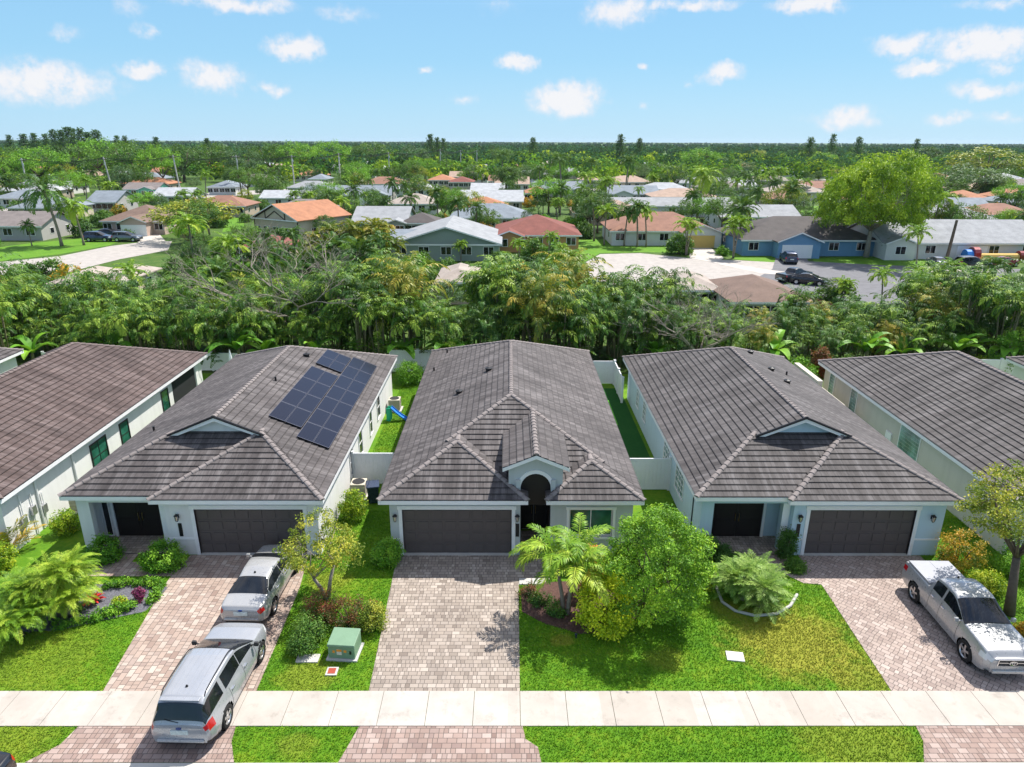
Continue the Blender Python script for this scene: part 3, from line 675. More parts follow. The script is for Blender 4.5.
# ------------------------------------------------------------------ fences and walls between the plots
def vinyl_fence(label, p, q, h=1.85, m='vinyl'):
    p, q = Vector((*p, 0)), Vector((*q, 0)); L = (q - p).length; rz = math.atan2(q.y - p.y, q.x - p.x)
    t = thing('vinyl_fence', label, 'fence', p, rz, 'white fences between the houses'); n = max(1, round(L / 2.2))
    for i in range(n + 1):
        x = L * i / n; b = MB(); b.box(x - .07, x + .07, -.07, .07, 0, h + .06); b.box(x - .09, x + .09, -.09, .09, h + .06, h + .1); b.build('post', M[m], t)
    for i in range(n):
        x0, x1 = L * i / n + .07, L * (i + 1) / n - .07; b = MB(); k = max(2, int((x1 - x0) / .2))
        for j in range(k): b.box(x0 + (x1 - x0) * j / k + .004, x0 + (x1 - x0) * (j + 1) / k - .004, -.02, .02, .14, h - .12)
        b.box(x0, x1, -.035, .035, .05, .16); b.box(x0, x1, -.035, .035, h - .14, h); b.build('panel', M[m], t)
vinyl_fence('white fence closing the gap between solar house and arched entry house', (-8.3, 33.3), (-5.25, 33.3))
vinyl_fence('white fence closing the gap between arched entry house and pale blue house', (5.5, 32.7), (8.5, 32.7))
vinyl_fence('white fence panel across the far end of the dark turf side yard', (4.2, 49.6), (8.0, 49.6))
vinyl_fence('white fence running along the right edge of the dark turf side yard', (8.0, 49.5), (8.0, 45.6))
vinyl_fence('white fence behind the round bush at the end of the bright grass yard', (-9.4, 52.4), (-5.0, 52.4))
vinyl_fence('grey shaded back fence behind the brown roofed house', (-37, 52.6), (-19.2, 52.6), 1.5)
vinyl_fence('white back fence half hidden at the far right behind the cream house', (33.5, 50.2), (44, 50.2))
bw = MB(); bw.box(20.6, 20.85, 39.9, 47.2, 0, 2.0); bw.box(20.55, 20.9, 39.85, 43.2, 2.0, 2.08); bw.box(20.55, 20.9, 43.2, 47.25, 2.0, 2.5); tag(bw.build('garden_wall', M['beige_wall']), 'beige rendered garden wall with step between pale blue and cream houses', 'wall')
# ------------------------------------------------------------------ vehicles
M['paint_silver'] = carpaint('silver_paint', (.37, .385, .41), .3); M['paint_silver2'] = carpaint('pale_silver_paint', (.41, .41, .405), .3); M['paint_truck'] = carpaint('truck_silver_paint', (.38, .385, .39), .3)
M['paint_black'] = carpaint('black_paint', (.012, .012, .014), .3); M['paint_navy'] = carpaint('navy_paint', (.03, .045, .09), .4); M['paint_grey'] = carpaint('grey_paint', (.16, .17, .18)); M['paint_red'] = carpaint('red_paint', (.25, .02, .02), .2); M['paint_white'] = carpaint('white_paint', (.7, .7, .7), 0)
M['tyre'] = plain('tyre_rubber', (.018, .018, .018), .85, .15, 6); M['rim'] = plain('alloy_rim', (.55, .55, .56), .3, .05, metal=.9); M['well'] = plain('wheel_well', (.006, .006, .006), .9, .1)
M['head'] = plain('headlamp_glass', (.62, .64, .66), .1, .1, spec=.8); M['tail'] = plain('red_lamp', (.42, .008, .012), .15, .1, spec=.8); M['plastic'] = plain('dark_plastic', (.03, .03, .032), .6, .1); M['chrome'] = plain('chrome', (.7, .7, .72), .12, .03, metal=1)
M['plate'] = plain('licence_plate', (.62, .68, .64), .4, .2, 14); M['amber'] = plain('amber_lamp', (.6, .2, .02), .2, .1); M['tonneau'] = plain('bed_cover', (.33, .34, .37), .5, .08); M['badge'] = plain('blue_badge', (.02, .05, .2), .2, .05)
CARS = {
 'suv': dict(L=5.0, belt=[(-2.5, .98), (-2.35, 1.08), (0, 1.07), (.9, 1.06), (1.1, 1.03), (1.9, .99), (2.3, .87), (2.5, .72)],
             top=[(-2.5, 1.03), (-2.43, 1.2), (-2.2, 1.66), (-2.0, 1.74), (-1.2, 1.78), (-.35, 1.78), (.05, 1.71), (1.2, 1.12), (1.9, 1.06), (2.3, .92), (2.5, .75)],
             wb=[(-2.5, .80), (-2.44, .9), (-2.2, .97), (-1, 1.0), (1.3, 1.0), (2.0, .97), (2.3, .88), (2.44, .76), (2.5, .66)], wt=[(-2.5, .66), (-2.2, .68), (0, .72), (.3, .72), (1.2, .84), (2.3, .76), (2.5, .6)],
             ws=(.06, 1.16), rw=(-2.44, -2.2), sg=(-2.18, .95), pil=[(-1.22, .075), (-.05, .016)], wheels=(-1.45, 1.45), wr=.37, W=1.0, hl=(.68, .88), tl=(.83, 1.05), doors=(-1.0, .0, 1.0)),
 'sedan': dict(L=4.8, belt=[(-2.4, .84), (-2.3, .97), (-1.5, .98), (0, .95), (1.0, .93), (1.9, .83), (2.25, .7), (2.4, .58)],
             top=[(-2.4, .88), (-2.32, 1.01), (-1.7, 1.07), (-.95, 1.37), (-.4, 1.45), (.1, 1.44), (.4, 1.37), (1.25, 1.0), (2.0, .89), (2.28, .75), (2.4, .62)],
             wb=[(-2.4, .7), (-2.32, .82), (-2.0, .89), (-1, .91), (1.3, .91), (2.0, .87), (2.25, .78), (2.4, .58)], wt=[(-2.4, .6), (-1.8, .68), (-.9, .58), (.2, .6), (1.2, .76), (2.2, .7), (2.4, .52)],
             ws=(.36, 1.2), rw=(-1.66, -.93), sg=(-1.42, 1.0), pil=[(-.1, .016)], wheels=(-1.38, 1.42), wr=.33, W=.91, hl=(.58, .76), tl=(.72, .92), doors=(-1.0, -.05, 1.02)),
 'truck': dict(L=5.42, belt=[(-2.8, 1.14), (-2.7, 1.18), (-.9, 1.18), (1.1, 1.16), (1.4, 1.15), (2.2, 1.12), (2.5, 1.07), (2.64, .92)],
             top=[(-2.8, 1.16), (-2.7, 1.21), (-1.05, 1.22), (-1.0, 1.26), (-.8, 1.76), (-.4, 1.83), (.2, 1.83), (.4, 1.76), (1.25, 1.27), (2.2, 1.2), (2.5, 1.12), (2.64, .97)],
             wb=[(-2.8, .86), (-2.74, .92), (-1, .94), (1.3, .95), (2.2, .94), (2.5, .88), (2.66, .72)], wt=[(-2.8, .8), (-1.05, .8), (-.8, .68), (.3, .68), (1.3, .82), (2.5, .76), (2.8, .6)],
             ws=(.42, 1.26), rw=(-1.0, -.8), sg=(-.82, 1.06), pil=[(-.15, .05)], wheels=(-1.72, 1.66), wr=.4, W=.95, hl=(.8, 1.02), tl=(.86, 1.12), doors=(-.78, -.1, 1.05)),
}
def car(kind, name, label, cat, loc, rz, paint, group=None, detail=True):
    s = CARS[kind]; L = s['L']; wr = s['wr']; wxs = s['wheels']
    h = thing(name, label, cat, loc, rz, group)
    N = 200 if detail else 70
    u = np.linspace(-1, 1, N); xs = np.sign(u) * (1 - (1 - np.abs(u)) ** 1.25) * L / 2 * .999
    # smooth the piecewise profiles
    def prof(k):
        a = np.array(s[k]); fx = np.linspace(-L / 2, L / 2, 600); y = np.interp(fx, a[:, 0], a[:, 1]); ker = np.hanning(19); ker /= ker.sum()
        y = np.convolve(np.pad(y, 9, mode='edge'), ker, 'valid'); return np.interp(xs, fx, y)
    zb_, zt_, wb_, wt_ = prof('belt'), prof('top'), prof('wb'), prof('wt')
    NS, NG, NT = 9, 8, 7
    V = np.zeros((N, 0, 3)); ring = []
    for i in range(N):
        x, be, tp, wb, wt = xs[i], zb_[i], zt_[i], wb_[i], wt_[i]
        end = max(0, (abs(x) - (L / 2 - .35)) / .35); bot = .24 + .1 * end
        tp = max(tp, be + .012); edge = max(be + .006, tp - .05 - .03 * min(1, (tp - be) / .4)); gh = min(1, (edge - be) / .3); wt2 = wt * gh + (wb - .1) * (1 - gh) if gh < 1 else wt
        P = [(0, bot), (wb - .14, bot)]
        for k in range(NS):
            t = k / (NS - 1); P.append((wb - .04 + .04 * math.sin(math.pi * min(1, t * 1.08)) - .05 * t ** 4, bot + .06 + (be - bot - .06) * t))
        for k in range(1, NG + 1):
            t = k / NG; P.append((wb - .09 + (wt2 - wb + .09) * t, be + (edge - be) * t))
        for k in range(1, NT + 1):
            t = k / NT; P.append((wt2 * math.cos(t * math.pi / 2) ** .8 if t < 1 else 0, edge + (tp - edge) * math.sin(t * math.pi / 2)))
        ring.append(P)
    K = len(ring[0]); P = np.array(ring); VL = np.stack([np.repeat(xs[:, None], K, 1), P[:, :, 0], P[:, :, 1]], -1); 
    for q in wxs:                                                       # snap the arch edge to a true circle
        dx, dz = VL[:, 1:2 + NS, 0] - q, VL[:, 1:2 + NS, 2] - wr; dd = np.hypot(dx, dz); Ra = wr + .055; ok = (np.abs(dd - Ra) < .035) & (VL[:, 1:2 + NS, 2] > .3)
        kk = np.where(ok, Ra / np.maximum(dd, 1e-6), 1); VL[:, 1:2 + NS, 0] = q + dx * kk; VL[:, 1:2 + NS, 2] = wr + dz * kk
    VR = VL * (1, -1, 1)
    V = np.concatenate([VL.reshape(-1, 3), VR.reshape(-1, 3)]); off = N * K
    parts = {}
    def put(k, f): parts.setdefault(k, []).append(f)
    for i in range(N - 1):
        xm = (xs[i] + xs[i + 1]) / 2
        for j in range(K - 1):
            c = (VL[i, j] + VL[i + 1, j] + VL[i, j + 1] + VL[i + 1, j + 1]) / 4; z = c[2]; key = 'body'
            if j >= 1 and j < 2 + NS and any((c[0] - q) ** 2 + (z - wr) ** 2 < (wr + .055) ** 2 for q in wxs) and c[1] > .45: key = None
            elif j == 0 or j == 1: key = 'sill'
            elif j < 1 + NS:
                if z < (.44 if xm < -L / 2 + .5 and kind == 'suv' else .34) and not kind == 'x': key = 'sill'
                if xm > L / 2 - .42 and s['hl'][0] < z < s['hl'][1] and c[1] > .42 * s['W']: key = 'headlight'
                if xm < -L / 2 + (.36 if kind == 'suv' else .24) and s['tl'][0] < z < s['tl'][1] and c[1] > .5 * s['W']: key = 'taillight'
            elif j < 1 + NS + NG:
                g = j - 1 - NS
                if s['sg'][0] < xm < s['sg'][1] and 0 < g < NG - 1 and zt_[i] - zb_[i] > .16:
                    sl = .25 if xm > 0 else 0
                    key = 'side_window'
                    for pc, pw in s['pil']:
                        if abs(xm - pc) < pw: key = 'body'
                    if key == 'side_window': key += str(sum(xm > pc for pc, pw in s['pil']))
                if kind == 'suv' and xm < s['sg'][0] and s['rw'][0] < xm and g > 0: key = 'rear_window'
            else:
                if s['ws'][0] < xm < s['ws'][1] and j < K: key = 'windshield'
                elif s['rw'][0] < xm < s['rw'][1]: key = 'rear_window'
                if xm > L / 2 - .42 and kind != 'suv' and False: key = 'body'
            if key is None: continue
            a, b_, c_, d = i * K + j, (i + 1) * K + j, (i + 1) * K + j + 1, i * K + j + 1
            sw = key.startswith('side_window') or key in ('headlight', 'taillight')
            put(key + ('L' if sw else ''), (a, b_, c_, d)); put(key + ('R' if sw else ''), (off + d, off + c_, off + b_, off + a))
    for i in (0, N - 1):
        for j in range(K - 1):
            zc = (VL[i, j, 2] + VL[i, j + 1, 2]) / 2
            put('sill' if zc < .42 else 'body', (i * K + j, i * K + j + 1, off + i * K + j + 1, off + i * K + j))
    mats = dict(body=paint, sill='plastic', headlight='head', taillight='tail', windshield='glass_dark', rear_window='glass_dark')
    for k, fs in parts.items():
        base = k.rstrip('LR0123456789'); me = npmesh(base, V, fs, M[mats.get(base, 'glass_dark')], smooth=True)
        nm = {'sill': 'lower_trim'}.get(base, base)
        # keep only the used vertices
        import bmesh as _b
        bm = _b.new(); bm.from_mesh(me); _b.ops.delete(bm, geom=[v for v in bm.verts if not v.link_faces], context='VERTS'); _b.ops.remove_doubles(bm, verts=bm.verts, dist=1e-4); _b.ops.recalc_face_normals(bm, faces=bm.faces) if base == 'body' else None; bm.to_mesh(me); bm.free()
        me.polygons.foreach_set('use_smooth', [True] * len(me.polygons)); link(nm, me, h)
    # wheels
    W = s['W']
    for xw in wxs:
        for sy in (-1, 1):
            y = sy * (W - .115); wh = MB(); hw = .115
            wh.lathe([(wr * .64, -hw * .9), (wr * .9, -hw), (wr * .985, -hw * .8), (wr, -hw * .3), (wr, hw * .3), (wr * .985, hw * .8), (wr * .9, hw), (wr * .64, hw * .9)], 28, (0, 0, 0), 'y'); ob = link('wheel', None, h, (xw, y, wr))
            wh.build('tyre', M['tyre'], ob, smooth=True)
            if detail:
                r = MB(); yo = sy * hw * .72; r.lathe([(wr * .66, sy * hw * .88), (wr * .6, yo), (wr * .57, yo * .8), (wr * .66, -sy * hw)], 28, (0, 0, 0), 'y')
                for k in range(5):
                    a = k * 2 * math.pi / 5 + .3; rot = Matrix.Rotation(-a, 3, 'Y'); r.box(.03, wr * .6, min(yo * .8, yo), max(yo * .8, yo), -.042, .042, rot=rot)
                r.lathe([(.075, yo * .8), (.07, yo * 1.1), (.0, yo * 1.15)], 12, (0, 0, 0), 'y'); r.build('rim', M['rim'], ob, smooth=False)
                bk = MB(); bk.lathe([(0, yo * .35), (wr * .6, yo * .35)], 20, (0, 0, 0), 'y'); bk.build('brake', M['well'], ob)
            else:
                r = MB(); r.lathe([(wr * .66, sy * hw * .9), (wr * .5, sy * hw * .7), (0, sy * hw * .7)], 14, (0, 0, 0), 'y'); r.build('rim', M['rim'], ob)
        q = MB(); q.lathe([(wr + .05, -W + .05), (wr + .05, -W + .3), (.0, -W + .3)], 20, (xw, 0, wr), 'y'); q.lathe([(wr + .05, W - .05), (wr + .05, W - .3), (.0, W - .3)], 20, (xw, 0, wr), 'y'); q.build('wheel_well', M['well'], h)
    ix = lambda x: int(np.argmin(abs(xs - x)))
    if detail:
        sm = MB()
        for xd in s['doors']:
            i = ix(xd)
            for sy in (-1, 1):
                for j in range(3, 1 + NS):
                    p, q = VL[i, j] * (1, sy, 1), VL[i, j + 1] * (1, sy, 1); o = np.array((0, .003 * sy, 0)); d = np.array((.007, 0, 0))
                    sm.face([p - d + o, p + d + o, q + d + o, q - d + o])
        sm.build('door_seam', M['black'], h)
        for k in range(len(s['doors']) - 1):
            for sy in (-1, 1):
                xh = s['doors'][k] + .18; i = ix(xh); y = VL[i, NS - 1, 1]
                b = MB(); b.box(xh - .09, xh + .09, min(sy * (y - .01), sy * (y + .035)), max(sy * (y - .01), sy * (y + .035)), zb_[i] - .16, zb_[i] - .12); b.build('door_handle', M['chrome'], h, bevel=.008)
    xm_ = s['ws'][1] - .22; i = ix(xm_); ym = wb_[i]
    for sy in (-1, 1):
        b = MB(); y0, y1 = sy * (ym + .0), sy * (ym + .15); b.box(xm_ - .05, xm_ + .05, min(y0, y1), max(y0, y1), zb_[i] + .02, zb_[i] + .17); b.box(xm_ - .03, xm_ + .03, min(sy * (ym - .12), y0), max(sy * (ym - .12), y0), zb_[i] + .03, zb_[i] + .07)
        b.build('wing_mirror', M[paint] if kind != 'suv' else M['plastic'], h, bevel=.025)
    xe = L / 2
    b = MB(); zl = .78 if kind == 'suv' else (.72 if kind == 'sedan' else .62); b.box(-xe - .03, -xe + .02, -.26, .26, zl - .07, zl + .08); b.build('licence_plate', M['plate'], h, bevel=.006)
    b = MB(); b.box(xe - .1, xe + .012, -.48, .48, *((.5, .66) if kind != 'truck' else (.66, .93))); gr = b.build('grille', M['plastic'], h, bevel=.02)
    b = MB(); b.box(-xe - .05, -xe + .1, -W * .72, W * .72, .42, .52); b.build('rear_bumper', M[paint if kind != 'truck' else 'chrome'], h, bevel=.03)
    b = MB(); b.box(xe - .14, xe + .05, -W * .66, W * .66, .36, .5); b.build('front_bumper', M[paint], h, bevel=.03)
    if detail:
        if kind == 'truck':
            b = MB(); b.tube([(xe + .02, -.5, .68), (xe + .035, -.5, .94), (xe + .035, .5, .94), (xe + .02, .5, .68), (xe + .02, -.5, .68)], .022, 6); b.box(xe + .005, xe + .03, -.47, .47, .80, .82); b.build('grille_surround', M['chrome'], gr)
            b = MB(); n = 16; c = [(xe + .045, .13 * math.cos(2 * math.pi * k / n), .81 + .075 * math.sin(2 * math.pi * k / n)) for k in range(n + 1)]; b.tube(c, .014, 5); b.tube([(xe + .045, .075 * math.cos(2 * math.pi * k / n), .83 + .03 * math.sin(2 * math.pi * k / n)) for k in range(n + 1)], .009, 5)
            b.tube([(xe + .045, .035 * math.cos(2 * math.pi * k / n), .81 + .07 * math.sin(2 * math.pi * k / n)) for k in range(n + 1)], .009, 5); b.build('emblem', M['chrome'], gr)
            b = MB(); z0 = 1.215; b.box(-xe + .1, -1.12, -.8, .8, z0, z0 + .075); b.box(-xe + .12, -1.14, -.012, .012, z0 + .075, z0 + .083); b.build('bed_cover', M['tonneau'], h, bevel=.02)
            b = MB(); b.box(xe - .2, xe - .04, -.8, .8, .4, .42); b.build('front_lip', M['plastic'], h)
        else:
            n = 14; zz = .93 if kind == 'suv' else .86
            b = MB(); b.v += [(-xe - .02, .085 * math.cos(2 * math.pi * k / n), zz + .036 * math.sin(2 * math.pi * k / n)) for k in range(n)]; b.idx(range(n)); b.v += [(-xe + .04, .085 * math.cos(2 * math.pi * k / n), zz + .036 * math.sin(2 * math.pi * k / n)) for k in range(n)]
            for k in range(n): b.idx((k, (k + 1) % n, n + (k + 1) % n, n + k))
            b.build('emblem', M['badge'], h)
        if kind == 'suv':
            for sy in (-1, 1):
                xr = np.linspace(-2.0, .1, 12); b = MB(); b.tube([(x, sy * .66, zt_[ix(x)] + (.03 if 0 < k < 11 else -.05)) for k, x in enumerate(xr)], .02, 6); b.build('roof_rail', M['plastic'], h)
            b = MB()
            for y in (-.36, -.18, 0, .18, .36): b.tube([(x, y, zt_[ix(x)] - .004 - .03 * (y / .7) ** 2) for x in np.linspace(-1.95, .05, 14)], .011, 5)
            b.build('roof_rib', M[paint], h)
            b = MB(); b.box(-2.24, -2.08, -.6, .6, 1.70, 1.735); b.build('spoiler', M[paint], h, bevel=.02)
            b = MB(); b.tube([(-2.2, -.3, 1.21), (-2.42, .1, 1.2)], .012, 5) if False else b.tube([(-2.47, 0, 1.12), (-2.44, .42, 1.2)], .012, 5); b.build('wiper', M['black'], h)
        b = MB(); b.lathe([(.05, 0), (.03, .06), (0, .09)], 8, (-1.7 if kind == 'suv' else -.75, 0, zt_[ix(-1.7 if kind == 'suv' else -.75)] - .01)); b.build('antenna', M['black'], h)
    return h
UP = math.pi / 2
car('suv', 'parked_car', 'silver estate style off-roader with ribbed roof and dark windows, nearest the street', 'car', (-9.74, 18.5, .02), UP - .025, 'paint_silver', 'cars on the left driveway')
car('sedan', 'parked_car', 'pale silver saloon car parked nose in to the left garage door', 'car', (-9.95, 23.95, .02), UP - .03, 'paint_silver2', 'cars on the left driveway')
car('truck', 'pickup_truck', 'silver pickup truck with covered bed facing the street on the right driveway', 'truck', (17.2, 21.6, .02), -UP - .02, 'paint_truck')
car('sedan', 'parked_car', 'dark car at the kerb, only its red tail lamp corner in view', 'car', (-16.52, 14.42, -.04), math.pi, 'paint_black')
# ------------------------------------------------------------------ plants
M['leaf_areca'] = foliage('areca_frond', (.010, .034, .005), (.038, .105, .010), (.18, .26, .03), .2, .5, .9, .22); M['leaf_palm'] = foliage('palm_frond', (.018, .055, .010), (.040, .100, .016), (.09, .15, .02)); M['leaf_yellowpalm'] = foliage('yellow_palm_frond', (.05, .09, .01), (.17, .17, .02), (.30, .22, .03))
M['leaf_lime'] = foliage('lime_palm_frond', (.055, .125, .008), (.12, .21, .012), (.25, .31, .03)); M['leaf_cycad'] = foliage('feather_frond', (.05, .11, .018), (.11, .19, .032), (.22, .30, .07))
M['leaf_green'] = foliage('bright_leaf', (.035, .11, .008), (.075, .19, .012), (.15, .27, .02)); M['leaf_dark'] = foliage('dark_leaf', (.012, .042, .008), (.026, .075, .012), (.055, .115, .018)); M['leaf_mid'] = foliage('mid_leaf', (.020, .060, .009), (.042, .105, .014), (.085, .15, .02))
M['leaf_yellow'] = foliage('yellow_green_leaf', (.06, .12, .006), (.16, .24, .010), (.33, .34, .02)); M['leaf_olive'] = foliage('olive_leaf', (.05, .085, .010), (.14, .175, .016), (.30, .28, .03)); M['leaf_croton'] = foliage('croton_leaf', (.07, .10, .01), (.24, .17, .012), (.42, .20, .015)); M['leaf_red'] = foliage('red_leaf', (.03, .06, .012), (.10, .045, .02), (.20, .05, .025))
M['leaf_lush'] = foliage('lush_leaf', (.05, .125, .008), (.125, .24, .012), (.27, .37, .024)); M['leaf_gold'] = foliage('golden_leaf', (.13, .20, .006), (.33, .40, .010), (.55, .54, .03)); M['leaf_crimson'] = foliage('crimson_leaf', (.18, .008, .012), (.35, .02, .02), (.5, .05, .04)); M['leaf_purple'] = foliage('purple_leaf', (.05, .005, .03), (.13, .012, .06), (.22, .04, .10)); M['leaf_hazy'] = foliage('blue_green_leaf', (.02, .055, .022), (.045, .095, .035), (.09, .14, .05)); M['leaf_far'] = foliage('far_wood_leaf', (.02, .06, .012), (.045, .11, .018), (.10, .17, .025), .2, .8, 1., .0); M['leaf_orange'] = foliage('orange_leaf', (.18, .10, .01), (.38, .14, .015), (.5, .2, .03))
class VB:
    def __init__(s): s.V = []; s.F = []; s.R = []; s.n = 0
    def add(s, V, F_, Rn): s.V.append(V); s.F.append(F_ + s.n); s.R.append(Rn); s.n += len(V)
    def mesh(s, name, m): return npmesh(name, np.concatenate(s.V), np.concatenate(s.F), m, np.concatenate(s.R))
def frond(vb, o, az, el, L, droop, nl=20, ll=.5, lw=.03, hang=.35, vee=.25, rnd=None, r=rng, start=.14, seg=2, rw=.022):
    t = np.linspace(0, 1, 13); ang = el - droop * t ** 1.35; dx = np.cos(ang) * L / 12; dz = np.sin(ang) * L / 12
    X = np.concatenate([[0], np.cumsum(dx[:-1])]); Z = np.concatenate([[0], np.cumsum(dz[:-1])])
    rnd = r.uniform(.1, .9) if rnd is None else rnd
    ti = np.repeat(np.linspace(start, .995, nl), 2); ti = np.clip(ti + r.normal(0, .006, nl * 2), start, 1); sd_ = np.tile([-1., 1.], nl)
    px = np.interp(ti, t, X); pz = np.interp(ti, t, Z); a = np.interp(ti, t, ang)
    tan = np.stack([np.cos(a), 0 * a, np.sin(a)], 1); nor = np.stack([-np.sin(a), 0 * a, np.cos(a)], 1); side = np.stack([0 * a, sd_, 0 * a], 1)
    phi = np.radians(72 - 50 * ti ** 1.5) + r.normal(0, .08, nl * 2)
    d = tan * np.cos(phi)[:, None] + side * np.sin(phi)[:, None] + nor * (vee + r.normal(0, .1, nl * 2))[:, None]; d /= np.linalg.norm(d, axis=1)[:, None]
    le = ll * (np.sin(np.pi * np.clip(ti * .86 + .1, 0, 1)) ** .6 * r.uniform(.85, 1.1, nl * 2))[:, None]
    b = np.stack([px, 0 * px, pz], 1); g = np.array([0, 0, -1.])
    w = np.cross(d, nor); w /= np.linalg.norm(w, axis=1)[:, None] + 1e-9; w = w * lw
    mid = b + d * le * .5 + g * hang * le * .12; tip = b + d * le * .95 + g * hang * le * .6
    V = np.stack([b, mid + w, tip, mid - w], 1).reshape(-1, 3)
    k = len(b); Fq = np.arange(k * 4).reshape(-1, 4); Rr = np.clip(rnd + r.normal(0, .12, k), 0, 1)
    # midrib
    wv = np.array([0, rw, 0]); P = np.stack([X, 0 * X, Z], 1); W = wv * (1 - .8 * t)[:, None]
    MV = np.concatenate([P - W, P + W]); MF = np.array([[i, i + 1, 14 + i, 13 + i] for i in range(12)]) + len(V)
    V = np.concatenate([V, MV]); Fq = np.concatenate([Fq, MF]); Rr = np.concatenate([Rr, np.full(12, min(1, rnd + .25))])
    c, s_ = math.cos(az), math.sin(az); V = V @ np.array([[c, s_, 0], [-s_, c, 0], [0, 0, 1]]) + np.array(o); vb.add(V, Fq, Rr)
def leaves(vb, C, rnd, size, asp=.5, r=rng, up=.5, out=None, rv=.15):
    n = len(C); nrm = r.normal(0, 1, (n, 3)); nrm[:, 2] += up * 2
    if out is not None: nrm += out * 1.2
    nrm /= np.linalg.norm(nrm, axis=1)[:, None] + 1e-9; a = r.normal(0, 1, (n, 3)); d = np.cross(nrm, a); d /= np.linalg.norm(d, axis=1)[:, None] + 1e-9; w = np.cross(nrm, d)
    s = size * r.uniform(.6, 1.3, n)[:, None]; f = nrm * s * .12
    V = np.stack([C - d * s * .5, C + w * s * asp * .5 + f, C + d * s * .5, C - w * s * asp * .5 + f], 1).reshape(-1, 3)
    vb.add(V, np.arange(n * 4).reshape(-1, 4), np.clip(rnd + r.normal(0, rv, n), 0, 1))
def crown_pts(r, n, rx, ry, rz, flat=.35, shell=.75, lump=.34):
    """clump centres in an uneven crown: lumpy outline, flatter underside"""
    d = r.normal(0, 1, (n, 3)); d /= np.linalg.norm(d, axis=1)[:, None]; d[:, 2] = np.where(d[:, 2] < -flat, -flat * r.uniform(.2, 1, n), d[:, 2])
    k = r.normal(0, 1, (7, 3)); k /= np.linalg.norm(k, axis=1)[:, None]; b = sum(np.maximum(0, d @ q - .45) * w for q, w in zip(k, r.uniform(-.6, 1.4, 7)))
    rad = (r.uniform(0, 1, n) ** (1 / 3.) * (1 - shell) + shell * r.uniform(.72, 1, n)) * (1 + lump * b)
    return d * rad[:, None] * np.array([rx, ry, rz])
def tree_meshes(seed, h, rx, rz, *_a, flat=.35, **_k): return _tree(seed, h, rx, rz, *_a, flat=flat, **_k)
def _tree(seed, h, rx, rz, trunk=.2, th=None, clumps=60, per=60, cr=.6, leaf=.12, m='leaf_green', bark='bark', asp=.5, multi=1, ry=None, shell=.7, limbs=6, lean=(0, 0), up=.5, flat=.35):
    r = np.random.default_rng(seed); random.seed(seed); ry = ry or rx; th = th or h * .35; cz = h - rz
    C = crown_pts(r, clumps, rx, ry, rz, flat=flat, shell=shell) + np.array([lean[0], lean[1], cz]); vb = VB()
    for c in C:
        k = int(per * r.uniform(.5, 1.5)); q = r.normal(0, 1, (k, 3)); q = q / np.linalg.norm(q, axis=1)[:, None] * (r.uniform(0, 1, (k, 1)) ** .45) * cr * r.uniform(.7, 1.25) * np.array([1, 1, .72])
        leaves(vb, c + q, r.uniform(.15, .85), leaf, asp, r, up=up, out=(c - np.array([lean[0], lean[1], cz])) / max(rx, rz) * .7 + q / cr * .5)
    tb = MB(); tops = []
    for k in range(multi):
        a = 2 * math.pi * k / multi + .6; o = Vector((math.cos(a), math.sin(a), 0)) * (trunk * 1.2 if multi > 1 else 0); sp = .35 * rx if multi > 1 else 0
        p = [o, o + Vector((math.cos(a) * sp * .35 + lean[0] * .3, math.sin(a) * sp * .35 + lean[1] * .3, th * .5)), o + Vector((math.cos(a) * sp + lean[0] * .6, math.sin(a) * sp + lean[1] * .6, th))]
        tb.tube(p, [trunk * 1.25, trunk * .95, trunk * .78], 10); tops.append((p[-1], trunk * .75))
    L = []
    for k in range(limbs):
        a = 2 * math.pi * k / limbs + random.uniform(-.4, .4); p0, rr = tops[k % len(tops)]; e = Vector((math.cos(a) * rx * .55 + lean[0], math.sin(a) * ry * .55 + lean[1], cz + rz * random.uniform(-.05, .5))); mid = p0.lerp(e, .5) + Vector((math.cos(a), math.sin(a), -.2)) * rx * .1
        tb.tube([p0, mid, e], [rr * .62, rr * .42, rr * .2], 6); L += [(mid, rr * .3), (p0.lerp(mid, .6), rr * .34), (e, rr * .18)]
    for c in C[::max(1, len(C) // 70)]:
        c = Vector(c); s, rr = min(L, key=lambda q: (q[0] - c).length); tb.tube([s, s.lerp(c, .55) + Vector((0, 0, -.06 * (s - c).length)), c], [rr * .6, rr * .4, rr * .14], 4, cap=False)
    return vb.mesh('crown', M[m]), tb.mesh('trunk', M[bark], True)
def place(name, meshes, label, cat, loc, rz=0, sc_=1, group=None, names=('crown', 'trunk')):
    o = thing(name, label, cat, loc, rz, group)
    o.scale = (sc_, sc_, sc_) if not hasattr(sc_, '__len__') else sc_
    for n, me in zip(names, meshes): link(n, me, o)
    return o
